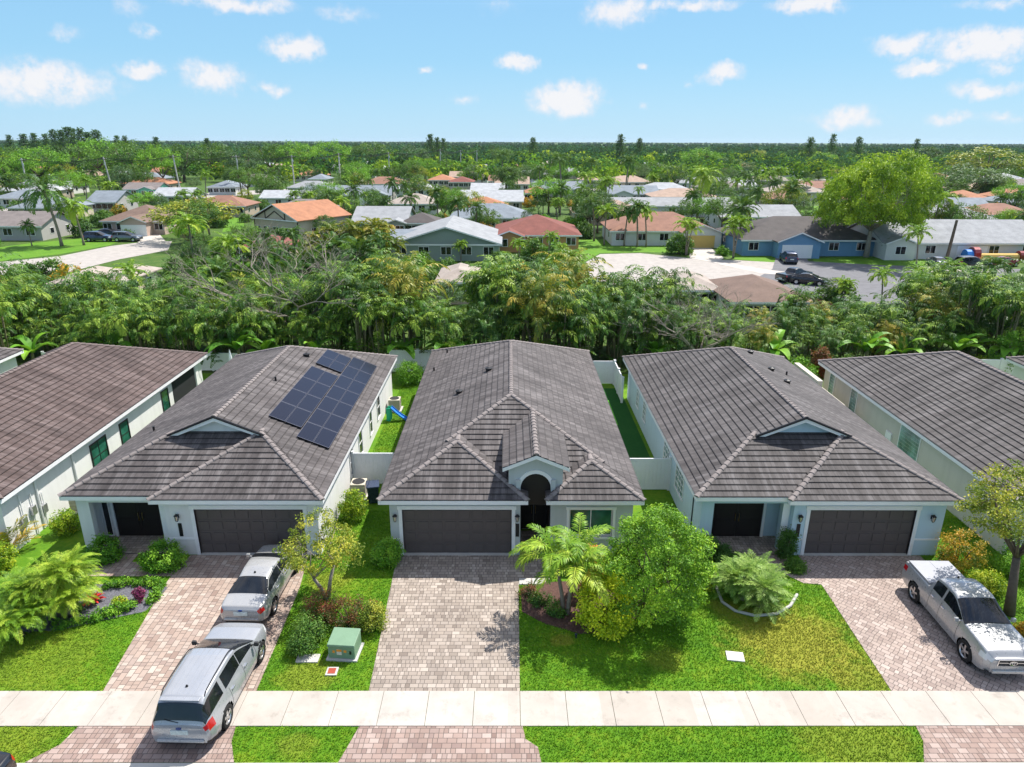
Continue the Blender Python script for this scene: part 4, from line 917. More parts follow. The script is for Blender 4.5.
def palm_meshes(seed, h, nf=18, L=2.6, m='leaf_palm', trunk=.16, lean=.0, nl=24, ll=.6, lw=.03, droop=(1.2, 2.4), el=(-.2, 1.35), multi=1, spread=.4, bark='palm_bark', dead=0):
    r = np.random.default_rng(seed); vb = VB(); tb = MB()
    for k in range(multi):
        a = 2 * math.pi * k / max(1, multi) + r.uniform(0, 1); dx, dy = math.cos(a) * (spread + lean), math.sin(a) * (spread + lean)
        hh = h * (r.uniform(.78, 1.05) if multi > 1 else 1); b0 = Vector((math.cos(a) * .12, math.sin(a) * .12, 0)) if multi > 1 else Vector((0, 0, 0)); top = Vector((b0.x + dx, b0.y + dy, hh)) if (multi > 1 or lean) else Vector((0, 0, hh))
        n = 8; P = [b0.lerp(top, i / n) for i in range(n + 1)]
        for i in range(n + 1): t = i / n; P[i].x = b0.x + (top.x - b0.x) * t ** 1.7; P[i].y = b0.y + (top.y - b0.y) * t ** 1.7
        tb.tube(P, [trunk * (1.35 if i == 0 else 1.02 - .3 * i / n) for i in range(n + 1)], 9)
        for i in range(nf):
            q = i / nf; e = el[0] + (el[1] - el[0]) * q + r.normal(0, .08); az = i * 2.4 + r.normal(0, .2)
            frond(vb, top + Vector((0, 0, .1 * q)), az, e, L * r.uniform(.85, 1.1) * (1 - .25 * max(0, q - .8) * 5 * .5), droop[0] + (droop[1] - droop[0]) * r.uniform(0, 1) * (.6 + .4 * q), nl, ll, lw, rnd=float(np.clip(.62 - .4 * q + r.normal(0, .14), 0, 1)) if not dead or i > dead else .97, r=r, hang=.55)
    return vb.mesh('fronds', M[m]), tb.mesh('trunk', M[bark], True)
def areca_meshes(seed, h, canes=8, m='leaf_areca', nl=14):
    r = np.random.default_rng(seed); vb = VB(); tb = MB()
    for k in range(canes):
        a = r.uniform(0, 6.28); rad = r.uniform(.1, .75); ln = r.uniform(.1, 1.0); hc = h * r.uniform(.38, .74); b0 = Vector((math.cos(a) * rad, math.sin(a) * rad, 0)); top = Vector((math.cos(a) * (rad + ln), math.sin(a) * (rad + ln), hc))
        tb.tube([b0, b0.lerp(top, .5) - Vector((math.cos(a), math.sin(a), 0)) * ln * .12, top], [.07, .06, .05], 6)
        for i in range(7):
            q = i / 7; old = r.uniform() < .12
            frond(vb, top - Vector((0, 0, .5 * (1 - q))), i * 2.4 + r.normal(0, .25), .75 + .75 * q + r.normal(0, .12), r.uniform(2.2, 3.1), r.uniform(1.5, 2.7), nl, .6, .055, rnd=float(np.clip(r.normal(.42, .27), 0, 1)) if not old else .95, r=r, hang=.9, vee=.3)
    for k in range(12):
        a = r.uniform(0, 6.28); frond(vb, (math.cos(a) * .5, math.sin(a) * .5, r.uniform(.2, h * .35)), a + r.normal(0, .4), r.uniform(.7, 1.3), r.uniform(2., 3.), r.uniform(1., 1.8), nl, .55, .055, rnd=float(np.clip(r.normal(.3, .15), 0, 1)), r=r, hang=.5)
    return vb.mesh('fronds', M[m]), tb.mesh('canes', M['cane'], True)
def bush_meshes(seed, rx, ry, rz, clumps=60, per=40, cr=.18, leaf=.07, m='leaf_green', asp=.55, shell=.8, rv=.15):
    r = np.random.default_rng(seed); C = crown_pts(r, clumps, rx, ry, rz, flat=.6, shell=shell, lump=.15) + np.array([0, 0, rz * .72]); C[:, 2] = np.maximum(C[:, 2], .06); vb = VB()
    for c in C:
        k = int(per * r.uniform(.6, 1.4)); q = r.normal(0, .5, (k, 3)) * cr; p = c + q; p[:, 2] = np.abs(p[:, 2]); leaves(vb, p, r.uniform(.1, .9), leaf, asp, r, up=.35, out=(c - np.array([0, 0, rz * .5])) / max(rx, rz), rv=rv)
    tb = MB(); random.seed(seed)
    for k in range(7): c = Vector(C[k * 3 % len(C)]); tb.tube([(c.x * .15, c.y * .15, 0), (c.x * .5, c.y * .5, c.z * .6), c * .92], [.03, .02, .01], 5)
    return vb.mesh('leaves', M[m]), tb.mesh('stems', M['bark'], True)
def rosette(seed, n, L, ll, m, el=(.5, 1.4), nl=18, lw=.015, droop=(.6, 1.3), base=.1, h0=.1, stems=0):
    r = np.random.default_rng(seed); vb = VB()
    for i in range(n):
        a = r.uniform(0, 6.28); frond(vb, (math.cos(a) * base * r.uniform(0, 1), math.sin(a) * base * r.uniform(0, 1), h0 * r.uniform(.5, 1)), a + r.normal(0, .3), r.uniform(*el), L * r.uniform(.75, 1.15), r.uniform(*droop), nl, ll, lw, r=r, hang=.25, rw=.012)
    return vb.mesh('fronds', M[m])
BN = ('leaves', 'stems')
# --- front gardens, left to right
def pygmy():
    r = np.random.default_rng(5); vb = VB(); tb = MB()
    for k in range(13):
        a = r.uniform(0, 6.28); d = r.uniform(.1, 1.2); hh = r.uniform(.6, 1.85) * (1.15 - .35 * d); t = Vector((math.cos(a) * d * 1.25, math.sin(a) * d, hh)); tb.tube([(t.x * .4, t.y * .4, 0), (t.x * .8, t.y * .8, hh * .5), t], [.09, .08, .07], 7)
        for i in range(34): frond(vb, t, i * 2.4 + r.normal(0, .2), .2 + 1.25 * i / 34 + r.normal(0, .1), r.uniform(.95, 1.25), r.uniform(1.0, 1.9), 36, .24, .0085, rnd=float(np.clip(r.normal(.5, .2), 0, 1)), r=r, hang=.4, vee=.2, rw=.012)
    return vb.mesh('fronds', M['leaf_lime']), tb.mesh('trunk', M['palm_bark'], True)
p = at(58, 628); PG = pygmy(); q = at(18, 640); place('pygmy_palm', PG, 'lime green feathery dwarf palms at the left edge, in front of the larger clump', 'palm', (q.x - .1, q.y + .6, 0), 2.2, (.95, .9, .85), names=('fronds', 'trunk')); place('pygmy_palm', PG, 'large lime green clump of feathery dwarf palms at left beside the gravel bed', 'palm', (p.x - .25, p.y + .85, 0), .4, (1., .9, 1.05), names=('fronds', 'trunk'))
rb1 = bush_meshes(21, .85, .7, .62, 90, 60, .2, .1, 'leaf_green'); rb2 = bush_meshes(22, .8, .65, .62, 90, 60, .2, .1, 'leaf_green')
p = at(106, 560); place('shrub', bush_meshes(21, .7, .6, .62, 90, 55, .2, .1, 'leaf_green'), 'clipped bright green shrub left of the path to the left porch', 'shrub', (p.x, p.y, 0), 0, 1, names=BN)
p = at(165, 567); place('shrub', rb1, 'broad clipped green shrub right of the path, left of the left garage door', 'shrub', (p.x, p.y, 0), 0, 1.05, names=BN)
p = at(8, 570); place('shrub', bush_meshes(24, .6, .5, .8, 70, 50, .2, .1, 'leaf_yellow'), 'yellow green shrub at the left edge beneath the brown roofed house', 'shrub', (p.x - .2, p.y, 0), names=BN)
p = at(68, 532); place('shrub', bush_meshes(25, .55, .55, .65, 70, 50, .2, .09, 'leaf_yellow'), 'yellow green shrub at the porch corner beside the air conditioner', 'shrub', (p.x, p.y, 0), names=BN)
p = at(8, 560); place('feather_palm', (rosette(27, 24, 1.6, .45, 'leaf_croton', (.5, 1.4), 18, .03),), 'orange tinged palm at the left edge behind the lime green palms', 'palm', (p.x - .3, p.y + .3, .2), names=('fronds',))
p = at(94, 603); place('bromeliad', (rosette(31, 40, .34, .06, 'leaf_crimson', (.3, 1.3), 10, .03),), 'crimson red rosette plant in the grey gravel bed', 'plant', (p.x, p.y, .03), 0, 1.1, names=('fronds',))
p = at(120, 605); place('shrub', bush_meshes(32, .25, .25, .22, 24, 30, .1, .07, 'leaf_yellow'), 'small yellow mound plant between red and purple plants on gravel', 'plant', (p.x, p.y, .03), names=BN)
p = at(140, 600); place('shrub', bush_meshes(33, .26, .26, .3, 24, 30, .1, .08, 'leaf_purple'), 'dark purple leafed plant in the grey gravel bed', 'plant', (p.x, p.y, .03), names=BN)
bd = [bush_meshes(40 + k, .22, .18, .2, 14, 26, .1, .08, 'leaf_green') for k in range(3)]
k = 0
for pa in (((60, 628), (90, 622), (118, 613), (138, 607)), ((107, 588), (125, 586), (145, 585), (160, 587), (157, 598), (150, 605))):
    for i in range(len(pa) - 1):
        n = 3 if pa[0][0] == 60 else 2
        for j in range(n):
            t = j / n; p = at(pa[i][0] + (pa[i + 1][0] - pa[i][0]) * t, pa[i][1] + (pa[i + 1][1] - pa[i][1]) * t)
            place('border_plant', bd[k % 3], 'low green border plant in the row edging the gravel bed', 'plant', (p.x, p.y, .03), k * 1.3, random.uniform(.85, 1.2), 'border plants round the gravel bed', BN); k += 1
p = at(75, 612); place('shrub', bush_meshes(47, .4, .3, .25, 24, 30, .12, .08, 'leaf_mid'), 'low dark green plant on gravel at the foot of the lime green palms', 'plant', (p.x, p.y, .03), names=BN)
# crape myrtle over the transformer hedge
p = at(327, 598); place('small_tree', tree_meshes(51, 3.6, 1.45, 1.25, .075, 1.3, 105, 60, .28, .105, 'leaf_olive', 'bark_pale', .5, 2, shell=.55, limbs=8), 'small open tree with sparse yellow olive leaves and pale twin trunks beside the saloon car', 'tree', (p.x, p.y, 0), .5)
for (x, y), s_, mm, lab in (((352, 626), (1.1, .55, .68), 'leaf_red', 'reddish copper hedge shrub directly behind the green transformer box'), ((312, 638), (.6, .85, .62), 'leaf_mid', 'green copper hedge shrub left of the green transformer box'), ((322, 620), (.75, .65, .7), 'leaf_red', 'copper green hedge shrub at the foot of the small olive tree'), ((374, 628), (.5, .6, .66), 'leaf_olive', 'yellow green hedge shrub right of the transformer box'), ((303, 652), (.45, .4, .42), 'leaf_mid', 'low green hedge shrub behind the concrete slab in the grass')):
    p = at(x, y); place('hedge_shrub', bush_meshes(int(x), *s_, 70, 55, .18, .07, mm), lab, 'shrub', (p.x, p.y, 0), names=BN)
p = at(388, 563); place('shrub', bush_meshes(57, .62, .55, .62, 80, 60, .2, .1, 'leaf_green'), 'round bright green shrub left of the middle garage door', 'shrub', (p.x, p.y, 0), names=BN)
p = at(356, 519); place('shrub', bush_meshes(58, .7, .6, .75, 70, 50, .22, .1, 'leaf_yellow'), 'yellow green shrub in the gap beside the solar house wall', 'shrub', (p.x - .1, p.y, .2), names=BN)
p = at(410, 383); place('shrub', bush_meshes(59, 1.1, 1.0, .95, 90, 60, .3, .12, 'leaf_green'), 'round green bush at the far end of the bright grass side yard', 'shrub', (p.x, p.y, 0), names=BN)
# middle garden
p = at(566, 612); place('christmas_palm', palm_meshes(61, 2.5, 15, 1.8, 'leaf_lime', .085, 0, 30, .46, .028, (1.3, 2.3), (.1, 1.35), 3, .45), 'three stemmed lime green palm in the mulch bed before the green window', 'palm', (p.x, p.y, 0), .3, names=('fronds', 'trunk'))
p = at(604, 628); place('croton_shrub', bush_meshes(62, 1.05, .9, 1.35, 150, 60, .24, .11, 'leaf_gold'), 'bright yellow green shrub between the three stemmed palm and the big green tree', 'shrub', (p.x, p.y, 0), names=BN)
p = at(590, 590); place('croton_shrub', bush_meshes(63, .5, .45, 1.25, 50, 40, .2, .11, 'leaf_orange'), 'orange topped croton behind the bright yellow shrub', 'shrub', (p.x, p.y, 0), names=BN)
for (x, y), lab, mm in (((541, 604), 'small dark green ground plant at the left of the mulch bed', 'leaf_dark'), ((556, 615), 'small green ground plant at the foot of the three palm stems', 'leaf_mid'), ((530, 597), 'low dull red ground plant beside the stepping path', 'leaf_red')):
    p = at(x, y); place('shrub', bush_meshes(int(x), .42, .35, .3, 30, 34, .14, .08, mm), lab, 'plant', (p.x, p.y, .02), names=BN)
p = at(663, 624); place('garden_tree', tree_meshes(65, 4.75, 2.0, 2.2, .09, .8, 260, 95, .36, .115, 'leaf_lush', 'bark', .5, 3, shell=.6, limbs=9, flat=.8), 'dense bright green tree on the lawn before the pale blue house', 'tree', (p.x - .1, p.y + .35, 0), 1.0)
p = at(519, 560); place('shrub', bush_meshes(67, .22, .22, .5, 26, 34, .14, .07, 'leaf_yellow'), 'slim yellow green shrub at the right pier of the middle garage', 'shrub', (p.x + .3, p.y, 0), names=BN)
# right garden
def featherbush():
    r = np.random.default_rng(71); vb = VB(); tb = MB()
    for k in range(17):
        a = r.uniform(0, 6.28); d = r.uniform(.05, .85); t = Vector((math.cos(a) * d, math.sin(a) * d, r.uniform(.3, .9))); tb.tube([(t.x * .5, t.y * .5, 0), t], [.07, .06], 7)
        for i in range(24): frond(vb, t, i * 2.4, .15 + 1.2 * i / 24, r.uniform(.6, .9), r.uniform(.6, 1.7), 28, .2, .0075, rnd=float(np.clip(r.normal(.5, .2), 0, 1)), r=r, hang=.3, rw=.012)
    return vb.mesh('fronds', M['leaf_cycad']), tb.mesh('trunk', M['palm_bark'], True)
p = at(757, 603); place('feather_palm', featherbush(), 'low grey green feathery palm clump inside the curved white edging', 'palm', (p.x, p.y + .1, 0), 0, (1.55, 1.2, 1.3), names=('fronds', 'trunk'))
eb = MB(); P = [at(x, y) for x, y in ((716, 588), (722, 603), (735, 612), (755, 617), (776, 615), (790, 607), (799, 592))]; PP = []
for i in range(len(P) - 1):
    for j in range(4): PP.append(P[i].lerp(P[i + 1], j / 4) + Vector((0, 0, .06)))
eb.tube(PP, .06, 7); tag(eb.build('garden_edging', M['conc']), 'curved white concrete edging round the feathery palm clump', 'edging')
for (x, y), s_, mm, lab in (((785, 558), (.36, .34, .85), 'leaf_dark', 'upright dark green shrub between the right porch and garage'), ((705, 560), (.5, .45, .7), 'leaf_mid', 'dark green shrub between the big green tree and right porch'), ((735, 568), (.8, .45, .35), 'leaf_dark', 'low dark hedge along the edge of the right porch'), ((702, 585), (.5, .45, .5), 'leaf_yellow', 'yellow green shrub between the big tree and the feathery palm'), ((722, 562), (.4, .3, .45), 'leaf_dark', 'low green plant under the right porch doors'),
                           ((795, 571), (.35, .25, .22), 'leaf_mid', 'low ground plant at the corner of the right garage pier'), ((958, 565), (.95, .8, .95), 'leaf_croton', 'orange and yellow croton shrub beside the right garage'), ((1010, 575), (.6, .6, .8), 'leaf_green', 'green shrub behind the leaning tree at the right edge'), ((985, 590), (.7, .5, .45), 'leaf_yellow', 'low yellow green shrub behind the pickup truck'), ((1022, 640), (.3, .3, .35), 'leaf_croton', 'small orange plant by the front of the pickup truck')):
    p = at(x, y); place('shrub', bush_meshes(int(x * 3), *s_, 80, 55, .2, .085, mm), lab, 'shrub', (p.x, p.y, 0), names=BN)
p = at(1009, 614); place('leaning_tree', tree_meshes(75, 5.9, 2.15, 1.6, .17, 2.4, 150, 60, .38, .125, 'leaf_olive', 'bark', .5, 1, shell=.55, limbs=9, lean=(-.15, .5)), 'leaning tree with thick trunk and olive yellow leaves at the right edge', 'tree', (p.x, p.y, 0), 0)
# things on the lawns
def transformer():
    p = at(345, 654); h = thing('transformer_box', 'pale green metal transformer box with warning stickers beside the copper hedge', 'utility box', (p.x, p.y + .05, 0), -.08)
    m = plain('transformer_green', (.17, .28, .18), .5, .1); b = MB(); b.box(-.48, .48, -.38, .45, .08, .62)
    b.build('cabinet', m, h, bevel=.02); b = MB(); v = [(-.5, -.42, .6), (.5, -.42, .6), (.5, .46, .68), (-.5, .46, .68), (-.49, -.4, .68), (.49, -.4, .68), (.49, .44, .76), (-.49, .44, .76)]
    b.v += v
    for f in ((3, 2, 1, 0), (4, 5, 6, 7), (0, 1, 5, 4), (1, 2, 6, 5), (2, 3, 7, 6), (3, 0, 4, 7)): b.idx(f)
    b.build('lid', m, h, bevel=.015); b = MB(); b.box(-.56, .56, -.46, .52, 0, .08); b.build('base_slab', M['conc'], h, bevel=.01)
    for x, z, w_, hh, mm in ((-.08, .36, .09, .12, 'sticker_white'), (-.08, .43, .09, .045, 'sticker_orange'), (.14, .40, .05, .05, 'sticker_orange'), (-.28, .37, .04, .05, 'sticker_orange')): b = MB(); b.box(x - w_, x + w_, -.386 - (.004 if hh < .05 else 0), -.381, z - hh, z + hh); b.build('sticker', M[mm], h)
    b = MB(); b.box(.3, .36, -.41, -.38, .3, .42); b.build('handle', M['black'], h)
M['sticker_white'] = plain('sticker_white', (.6, .58, .5), .5, .3, 20); M['sticker_orange'] = plain('sticker_orange', (.75, .28, .03), .5, .1)
transformer()
def slabthing(name, label, x, y, w_, d, mat='conc', rz=0, hh=.05, inner=None):
    p = at(x, y); h = thing(name, label, 'cover', (p.x, p.y, 0), rz); b = MB(); b.box(-w_ / 2, w_ / 2, -d / 2, d / 2, -.02, hh); b.build('slab', M[mat], h, bevel=.015)
    if inner: b = MB(); b.box(-w_ * .33, w_ * .33, -d * .33, d * .33, hh, hh + .012); b.build('lid', inner, h, bevel=.005)
M['pale_stone'] = plain('pale_stone', (.55, .54, .51), .9, .2, 6, bump=.3)
slabthing('ground_cover', 'grey blue concrete slab in the grass left of the transformer box', 308, 659, .8, .42)
slabthing('valve_box', 'small pale concrete box with red lid set in the grass by the sidewalk', 332, 672, .4, .4, inner=plain('red_lid', (.32, .06, .035), .6, .15, 9))
slabthing('stone_slab', 'white stone slab lying on the lawn before the right driveway', 735, 657, .62, .48, 'pale_stone', -.15)
for x in (524, 537): slabthing('stepping_stone', 'pale stepping stone in the mulch, %s' % ('nearer the middle driveway' if x == 524 else 'nearer the three stemmed palm'), x + 1, 582, .5, .42, 'conc')
p = at(576, 638); b = MB(); b.tube([(0, 0, -.02), (0, 0, .16)], .035, 8); b.lathe([(.06, .16), (.05, .2), (0, .22)], 10); tag(b.build('sprinkler_head', M['paint_navy'], None, (p.x, p.y, 0)), 'small dark sprinkler head standing in the middle lawn', 'sprinkler')
# beside the walls
def ac(label, p, rz=0):
    h = thing('air_conditioner', label, 'air conditioner', p, rz); b = MB(); b.box(-.38, .38, -.38, .38, .08, .85); b.build('casing', M['beige_wall'], h, bevel=.03); b = MB()
    for k in range(9): b.box(-.385, .385, -.385, .385, .14 + k * .075, .16 + k * .075)
    b.build('louvre', M['plastic'], h); b = MB(); b.lathe([(.0, .885), (.3, .88), (.33, .851)], 18); b.build('fan_grille', M['plastic'], h); b = MB(); b.box(-.5, .5, -.5, .5, 0, .08); b.build('base_slab', M['conc'], h)
ac('beige air conditioner standing against the white wall of the brown roofed house', (-21.3, 30.6, 0)); ac('beige air conditioner beside the solar house wall before the white fence', (-7.75, 32.0, 0)); ac('grey air conditioner far down the bright grass yard by the solar house wall', (-7.8, 44.2, 0))
for k, (y, lab, hh) in enumerate(((27.6, 'grey utility meter box low on the white wall, nearest the street', 1.3), (28.3, 'grey utility meter box on the white wall, middle of three', 1.5), (29.0, 'grey utility meter box on the white wall beside the air conditioner', 1.2))):
    h = thing('meter_box', lab, 'utility box', (-22.08, y, 0)); b = MB(); b.box(0, .16, -.14, .14, hh - .45, hh); b.build('cabinet', M['alu'], h, bevel=.015); b = MB(); b.tube([(.06, 0, 0), (.06, 0, hh - .45)], .035, 7); b.tube([(.06, .05, hh), (.06, .05, 2.4 - .3 * k)], .03, 7); b.build('conduit', M['trim'], h)
p = (-6.9, 31.4, 0); h = thing('wheelie_bin', 'dark blue wheeled bin in the shaded gap before the white fence', 'bin', p, .2)
b = MB(); v = [(-.24, -.28, .06), (.24, -.28, .06), (.24, .28, .06), (-.24, .28, .06), (-.3, -.36, .98), (.3, -.36, .98), (.3, .36, .98), (-.3, .36, .98)]; b.v += v
for f in ((3, 2, 1, 0), (4, 5, 6, 7), (0, 1, 5, 4), (1, 2, 6, 5), (2, 3, 7, 6), (3, 0, 4, 7)): b.idx(f)
b.build('bin_body', M['paint_navy'], h, bevel=.02); b = MB(); b.box(-.33, .33, -.4, .4, .98, 1.04); b.build('lid', M['paint_navy'], h, bevel=.02); b = MB(); b.lathe([(0, -.03), (.1, -.03), (.1, .03), (0, .03)], 12, (-.24, .27, .1), 'y'); b.lathe([(0, -.03), (.1, -.03), (.1, .03), (0, .03)], 12, (.24, .27, .1), 'y'); b.build('wheels', M['tyre'], h)
h = thing('toy_slide', 'green and blue toy slide on the bright grass side yard', 'slide', (-7.3, 42.3, 0), R(-4)); c1 = plain('toy_green', (.02, .42, .25), .4, .05); c2 = plain('toy_blue', (.03, .2, .6), .4, .05)
b = MB(); Pp = [Vector((-.6 + 1.5 * t, 0, 1.05 * (1 - t) ** 1.3 + .08)) for t in np.linspace(0, 1, 9)]
for i in range(8):
    for y0, y1, z in ((-.24, .24, 0), (-.28, -.24, .12), (.24, .28, .12)): b.face([Pp[i] + Vector((0, y0, z)), Pp[i + 1] + Vector((0, y0, z)), Pp[i + 1] + Vector((0, y1, z)), Pp[i] + Vector((0, y1, z))])
    for y0 in (-.24, .24): b.face([Pp[i] + Vector((0, y0, -.03)), Pp[i + 1] + Vector((0, y0, -.03)), Pp[i + 1] + Vector((0, y0, .12)), Pp[i] + Vector((0, y0, .12))])
b.build('chute', c2, h); b = MB(); b.box(-1.0, -.62, -.28, -.22, 0, 1.15); b.box(-1.0, -.62, .22, .28, 0, 1.15)
for k in range(4): b.box(-1.0 + .05 * k, -.9 + .05 * k, -.22, .22, .2 + .25 * k, .25 + .25 * k)
b.build('ladder', c1, h); h.scale = (.72, .8, .8)
h = thing('sun_umbrella', 'closed white umbrella behind the brown roofed house', 'umbrella', (-20.9, 49.6, 0)); b = MB(); b.tube([(0, 0, 0), (0, 0, 2.7)], .03, 7); b.build('pole', M['alu'], h); b = MB(); b.lathe([(.16, .9), (.2, 1.1), (.14, 1.9), (.04, 2.6), (0, 2.65)], 10); b.build('canopy', M['vinyl'], h)
b = MB(); P = [at(x, y, 0)[:2] for x, y in ((603, 384), (611, 382), (614, 404), (606, 406))]; tag(bx('painted_sun_patch', None, [(6.55, 7.15, 41.5, 46.0, .024, .045)], M['sunlit_green']), 'bright green strip painting a sunlit patch on the dark turf side yard', 'mat')  # sunlit patch on the turf, put in as a bright coloured strip
# ------------------------------------------------------------------ palm screen behind the plots
def aty(px, py, Y):
    r = ray(px, py); k = Y / r[1]; return Vector((r[0] * k, Y, H + r[2] * k))
def topz(px, py, Y): return aty(px, py, Y).z
def pix(p):
    """world point -> image (for checking what hides what)"""
    q = camo.matrix_world.inverted() @ Vector(p); return 512 + F * q.x / -q.z, 383.5 - F * q.y / -q.z
AR = [areca_meshes(100 + k, 7.2) for k in range(5)] + [areca_meshes(110 + k, 7.2, 9, 'leaf_yellowpalm' if k == 0 else 'leaf_palm') for k in range(2)]
HT = [(-80, 262), (0, 264), (60, 284), (110, 272), (180, 266), (222, 276), (300, 274), (345, 256), (400, 258), (432, 284), (472, 286), (495, 256), (550, 248), (585, 262), (640, 264), (690, 284), (730, 298), (800, 304), (850, 298), (900, 286), (950, 275), (1100, 268)]
k = 0
for Y, drop, step in ((53.6, 24, 2.2), (56.4, 6, 2.4), (59.6, -4, 2.6)):
    x = -49.
    while x < 49:
        yy = Y + random.uniform(-.8, .8); u = pix((x, yy, 5))[0]
        zt = topz(u, np.interp(u, *zip(*HT)) + drop + random.uniform(-7, 13), yy) * random.uniform(.86, 1.1); s = zt / 6.3
        v = random.choice([0, 1, 2, 3, 4, 0, 1, 2, 3, 4, 5, 6, 6])
        if not (430 < u < 474 and Y > 55):
            place('areca_palm', AR[v], 'tall yellow green palm clump in the dense palm screen' if v == 5 else 'tall areca palm clump in the dense screen behind the grey roofed houses', 'palm', (x, yy, 0), random.uniform(0, 6.28), (s * random.uniform(.8, 1.05), s * random.uniform(.8, 1.05), s), 'palms in the screen behind the houses' if v != 5 else 'yellow palms in the screen', ('fronds', 'canes')); k += 1
        x += step * random.uniform(.8, 1.2)
def banana_meshes(seed, h=3.4, n=9):
    r = np.random.default_rng(seed); vb = VB(); tb = MB(); tb.tube([(0, 0, 0), (.1, 0, h * .3), (.05, .05, h * .55)], [.14, .12, .08], 8)
    for i in range(n):
        a = i * 2.4 + r.normal(0, .2); el = r.uniform(.5, 1.35); L = h * r.uniform(.5, .7); t = np.linspace(0, 1, 9); ang = el - 1.7 * t ** 1.4; X = np.concatenate([[0], np.cumsum(np.cos(ang[:-1]) * L / 8)]); Z = np.concatenate([[0], np.cumsum(np.sin(ang[:-1]) * L / 8)])
        w = .36 * np.clip(np.sin(np.pi * np.clip(t * .9 + .08, 0, 1)), .03, 1) ** .7; V = np.concatenate([np.stack([X, -w, Z + w * .35], 1), np.stack([X, 0 * w, Z], 1), np.stack([X, w, Z + w * .35], 1)])
        c, s_ = math.cos(a), math.sin(a); V = V @ np.array([[c, s_, 0], [-s_, c, 0], [0, 0, 1]]) + np.array((0, 0, h * .45))
        vb.add(V, np.array([[j * 9 + q, j * 9 + q + 1, j * 9 + q + 10, j * 9 + q + 9] for j in (0, 1) for q in range(8)]), np.full(16, np.clip(r.normal(.5, .2), 0, 1)))
    return vb.mesh('leaves', M['leaf_green']), tb.mesh('stem', M['cane'], True)
BA = [banana_meshes(130 + k) for k in range(3)]
for u, s in ((30, 1.), (110, 1.1), (236, 1.2), (262, 1.0), (315, .95), (402, 1.1), (448, 1.2), (462, 1.0), (560, 1.0), (655, 1.0), (775, 1.1), (868, 1.2), (905, 1.), (960, 1.2), (1010, 1.2)):
    p = aty(u, 340, 52.2 + random.uniform(-.2, .6)); place('banana_plant', random.choice(BA), 'broad leafed plant at the foot of the palm screen', 'plant', (p.x, p.y, 0), random.uniform(0, 6), s, 'broad leafed plants under the palm screen', ('leaves', 'stem'))
for (u, v, Y), s_, mm, lab in (((800, 352, 50.5), (1.5, 1., 1.0), 'leaf_green', 'bright green bush behind the pale blue house roof'), ((852, 350, 50.5), (1.2, .9, 1.1), 'leaf_mid', 'green bush between pale blue and cream house roofs at the palm screen'), ((1012, 345, 51), (1.4, 1., 2.2), 'leaf_green', 'bright green tall bush at the right edge behind the cream house'), ((980, 352, 51.5), (2.4, .8, 1.0), 'leaf_yellow', 'long yellow green bush behind the cream house ridge'), ((822, 350, 51.5), (.7, .7, 1.4), 'leaf_red', 'small reddish bush at the foot of the palm screen')):
    p = aty(u, v, Y); place('shrub', bush_meshes(int(u), *s_, 80, 50, .3, .15, mm), lab, 'shrub', (p.x, p.y, 0), names=BN)
def bare_tree(seed, h, spread):
    random.seed(seed); tb = MB()
    def grow(p, d, L, r, lev):
        q = p + d * L * .5 + Vector((random.uniform(-.1, .1), random.uniform(-.1, .1), random.uniform(-.05, .1))) * L; e = q + (d + Vector((random.uniform(-.3, .3), random.uniform(-.3, .3), random.uniform(-.2, .2)))).normalized() * L * .5
        tb.tube([p, q, e], [r, r * .8, r * .6], 5, cap=False)
        if lev > 0:
            for k in range(3 if lev > 1 else 4):
                a = random.uniform(0, 6.28); nd = (d + Vector((math.cos(a), math.sin(a), random.uniform(-.35, .45))) * random.uniform(.5, .95)).normalized(); grow(q if k == 0 else e, nd, L * random.uniform(.55, .78), r * .56, lev - 1)
    for k in range(5): a = k * 1.256; grow(Vector((0, 0, h * .2)), Vector((math.cos(a) * spread, math.sin(a) * spread, 1)).normalized(), h * .33, .12, 5)
    tb.tube([(0, 0, 0), (0, 0, h * .22)], [.26, .2], 9); return tb.mesh('branches', M['bark_pale'])
for (u, v, Y), h, lab in (((285, 238, 56.5), 0, 'wide leafless grey tree rising above the left part of the palm screen'), ((706, 282, 52.2), 0, 'leafless pale branched tree before the palm screen right of the middle roof')):
    p = aty(u, v, Y); place('bare_tree', (bare_tree(int(u), p.z * (1.22 if u < 600 else 1.05), 1.35),), lab, 'tree', (p.x, p.y, 0), names=('branches',))

# ------------------------------------------------------------------ neighbourhood: roads, lawns
def pxsheet(name, pts, m, z): return sheet(name, [at(x, y) for x, y in pts], M[m], z)
pxsheet('far_road', [(586, 262), (600, 254), (640, 253), (700, 259), (735, 260), (790, 263), (790, 272), (735, 284), (690, 292), (620, 290), (590, 276)], 'road_pale', -.02)
pxsheet('far_road', [(788, 260), (880, 265), (1060, 270), (1060, 296), (960, 304), (850, 304), (770, 292), (760, 276)], 'road_grey', -.016)
pxsheet('far_road', [(-60, 262), (0, 262), (60, 256), (110, 246), (150, 241), (172, 241), (168, 250), (120, 259), (60, 274), (-60, 300)], 'road_pale', -.02)
pxsheet('far_road', [(-60, 214), (0, 209), (120, 198), (260, 190), (420, 184), (420, 187), (260, 194), (120, 204), (0, 216), (-60, 222)], 'road_pale', -.02)
pxsheet('far_road', [(520, 196), (620, 186), (760, 180), (900, 178), (900, 180), (760, 183), (620, 190), (520, 201)], 'road_pale', -.02)
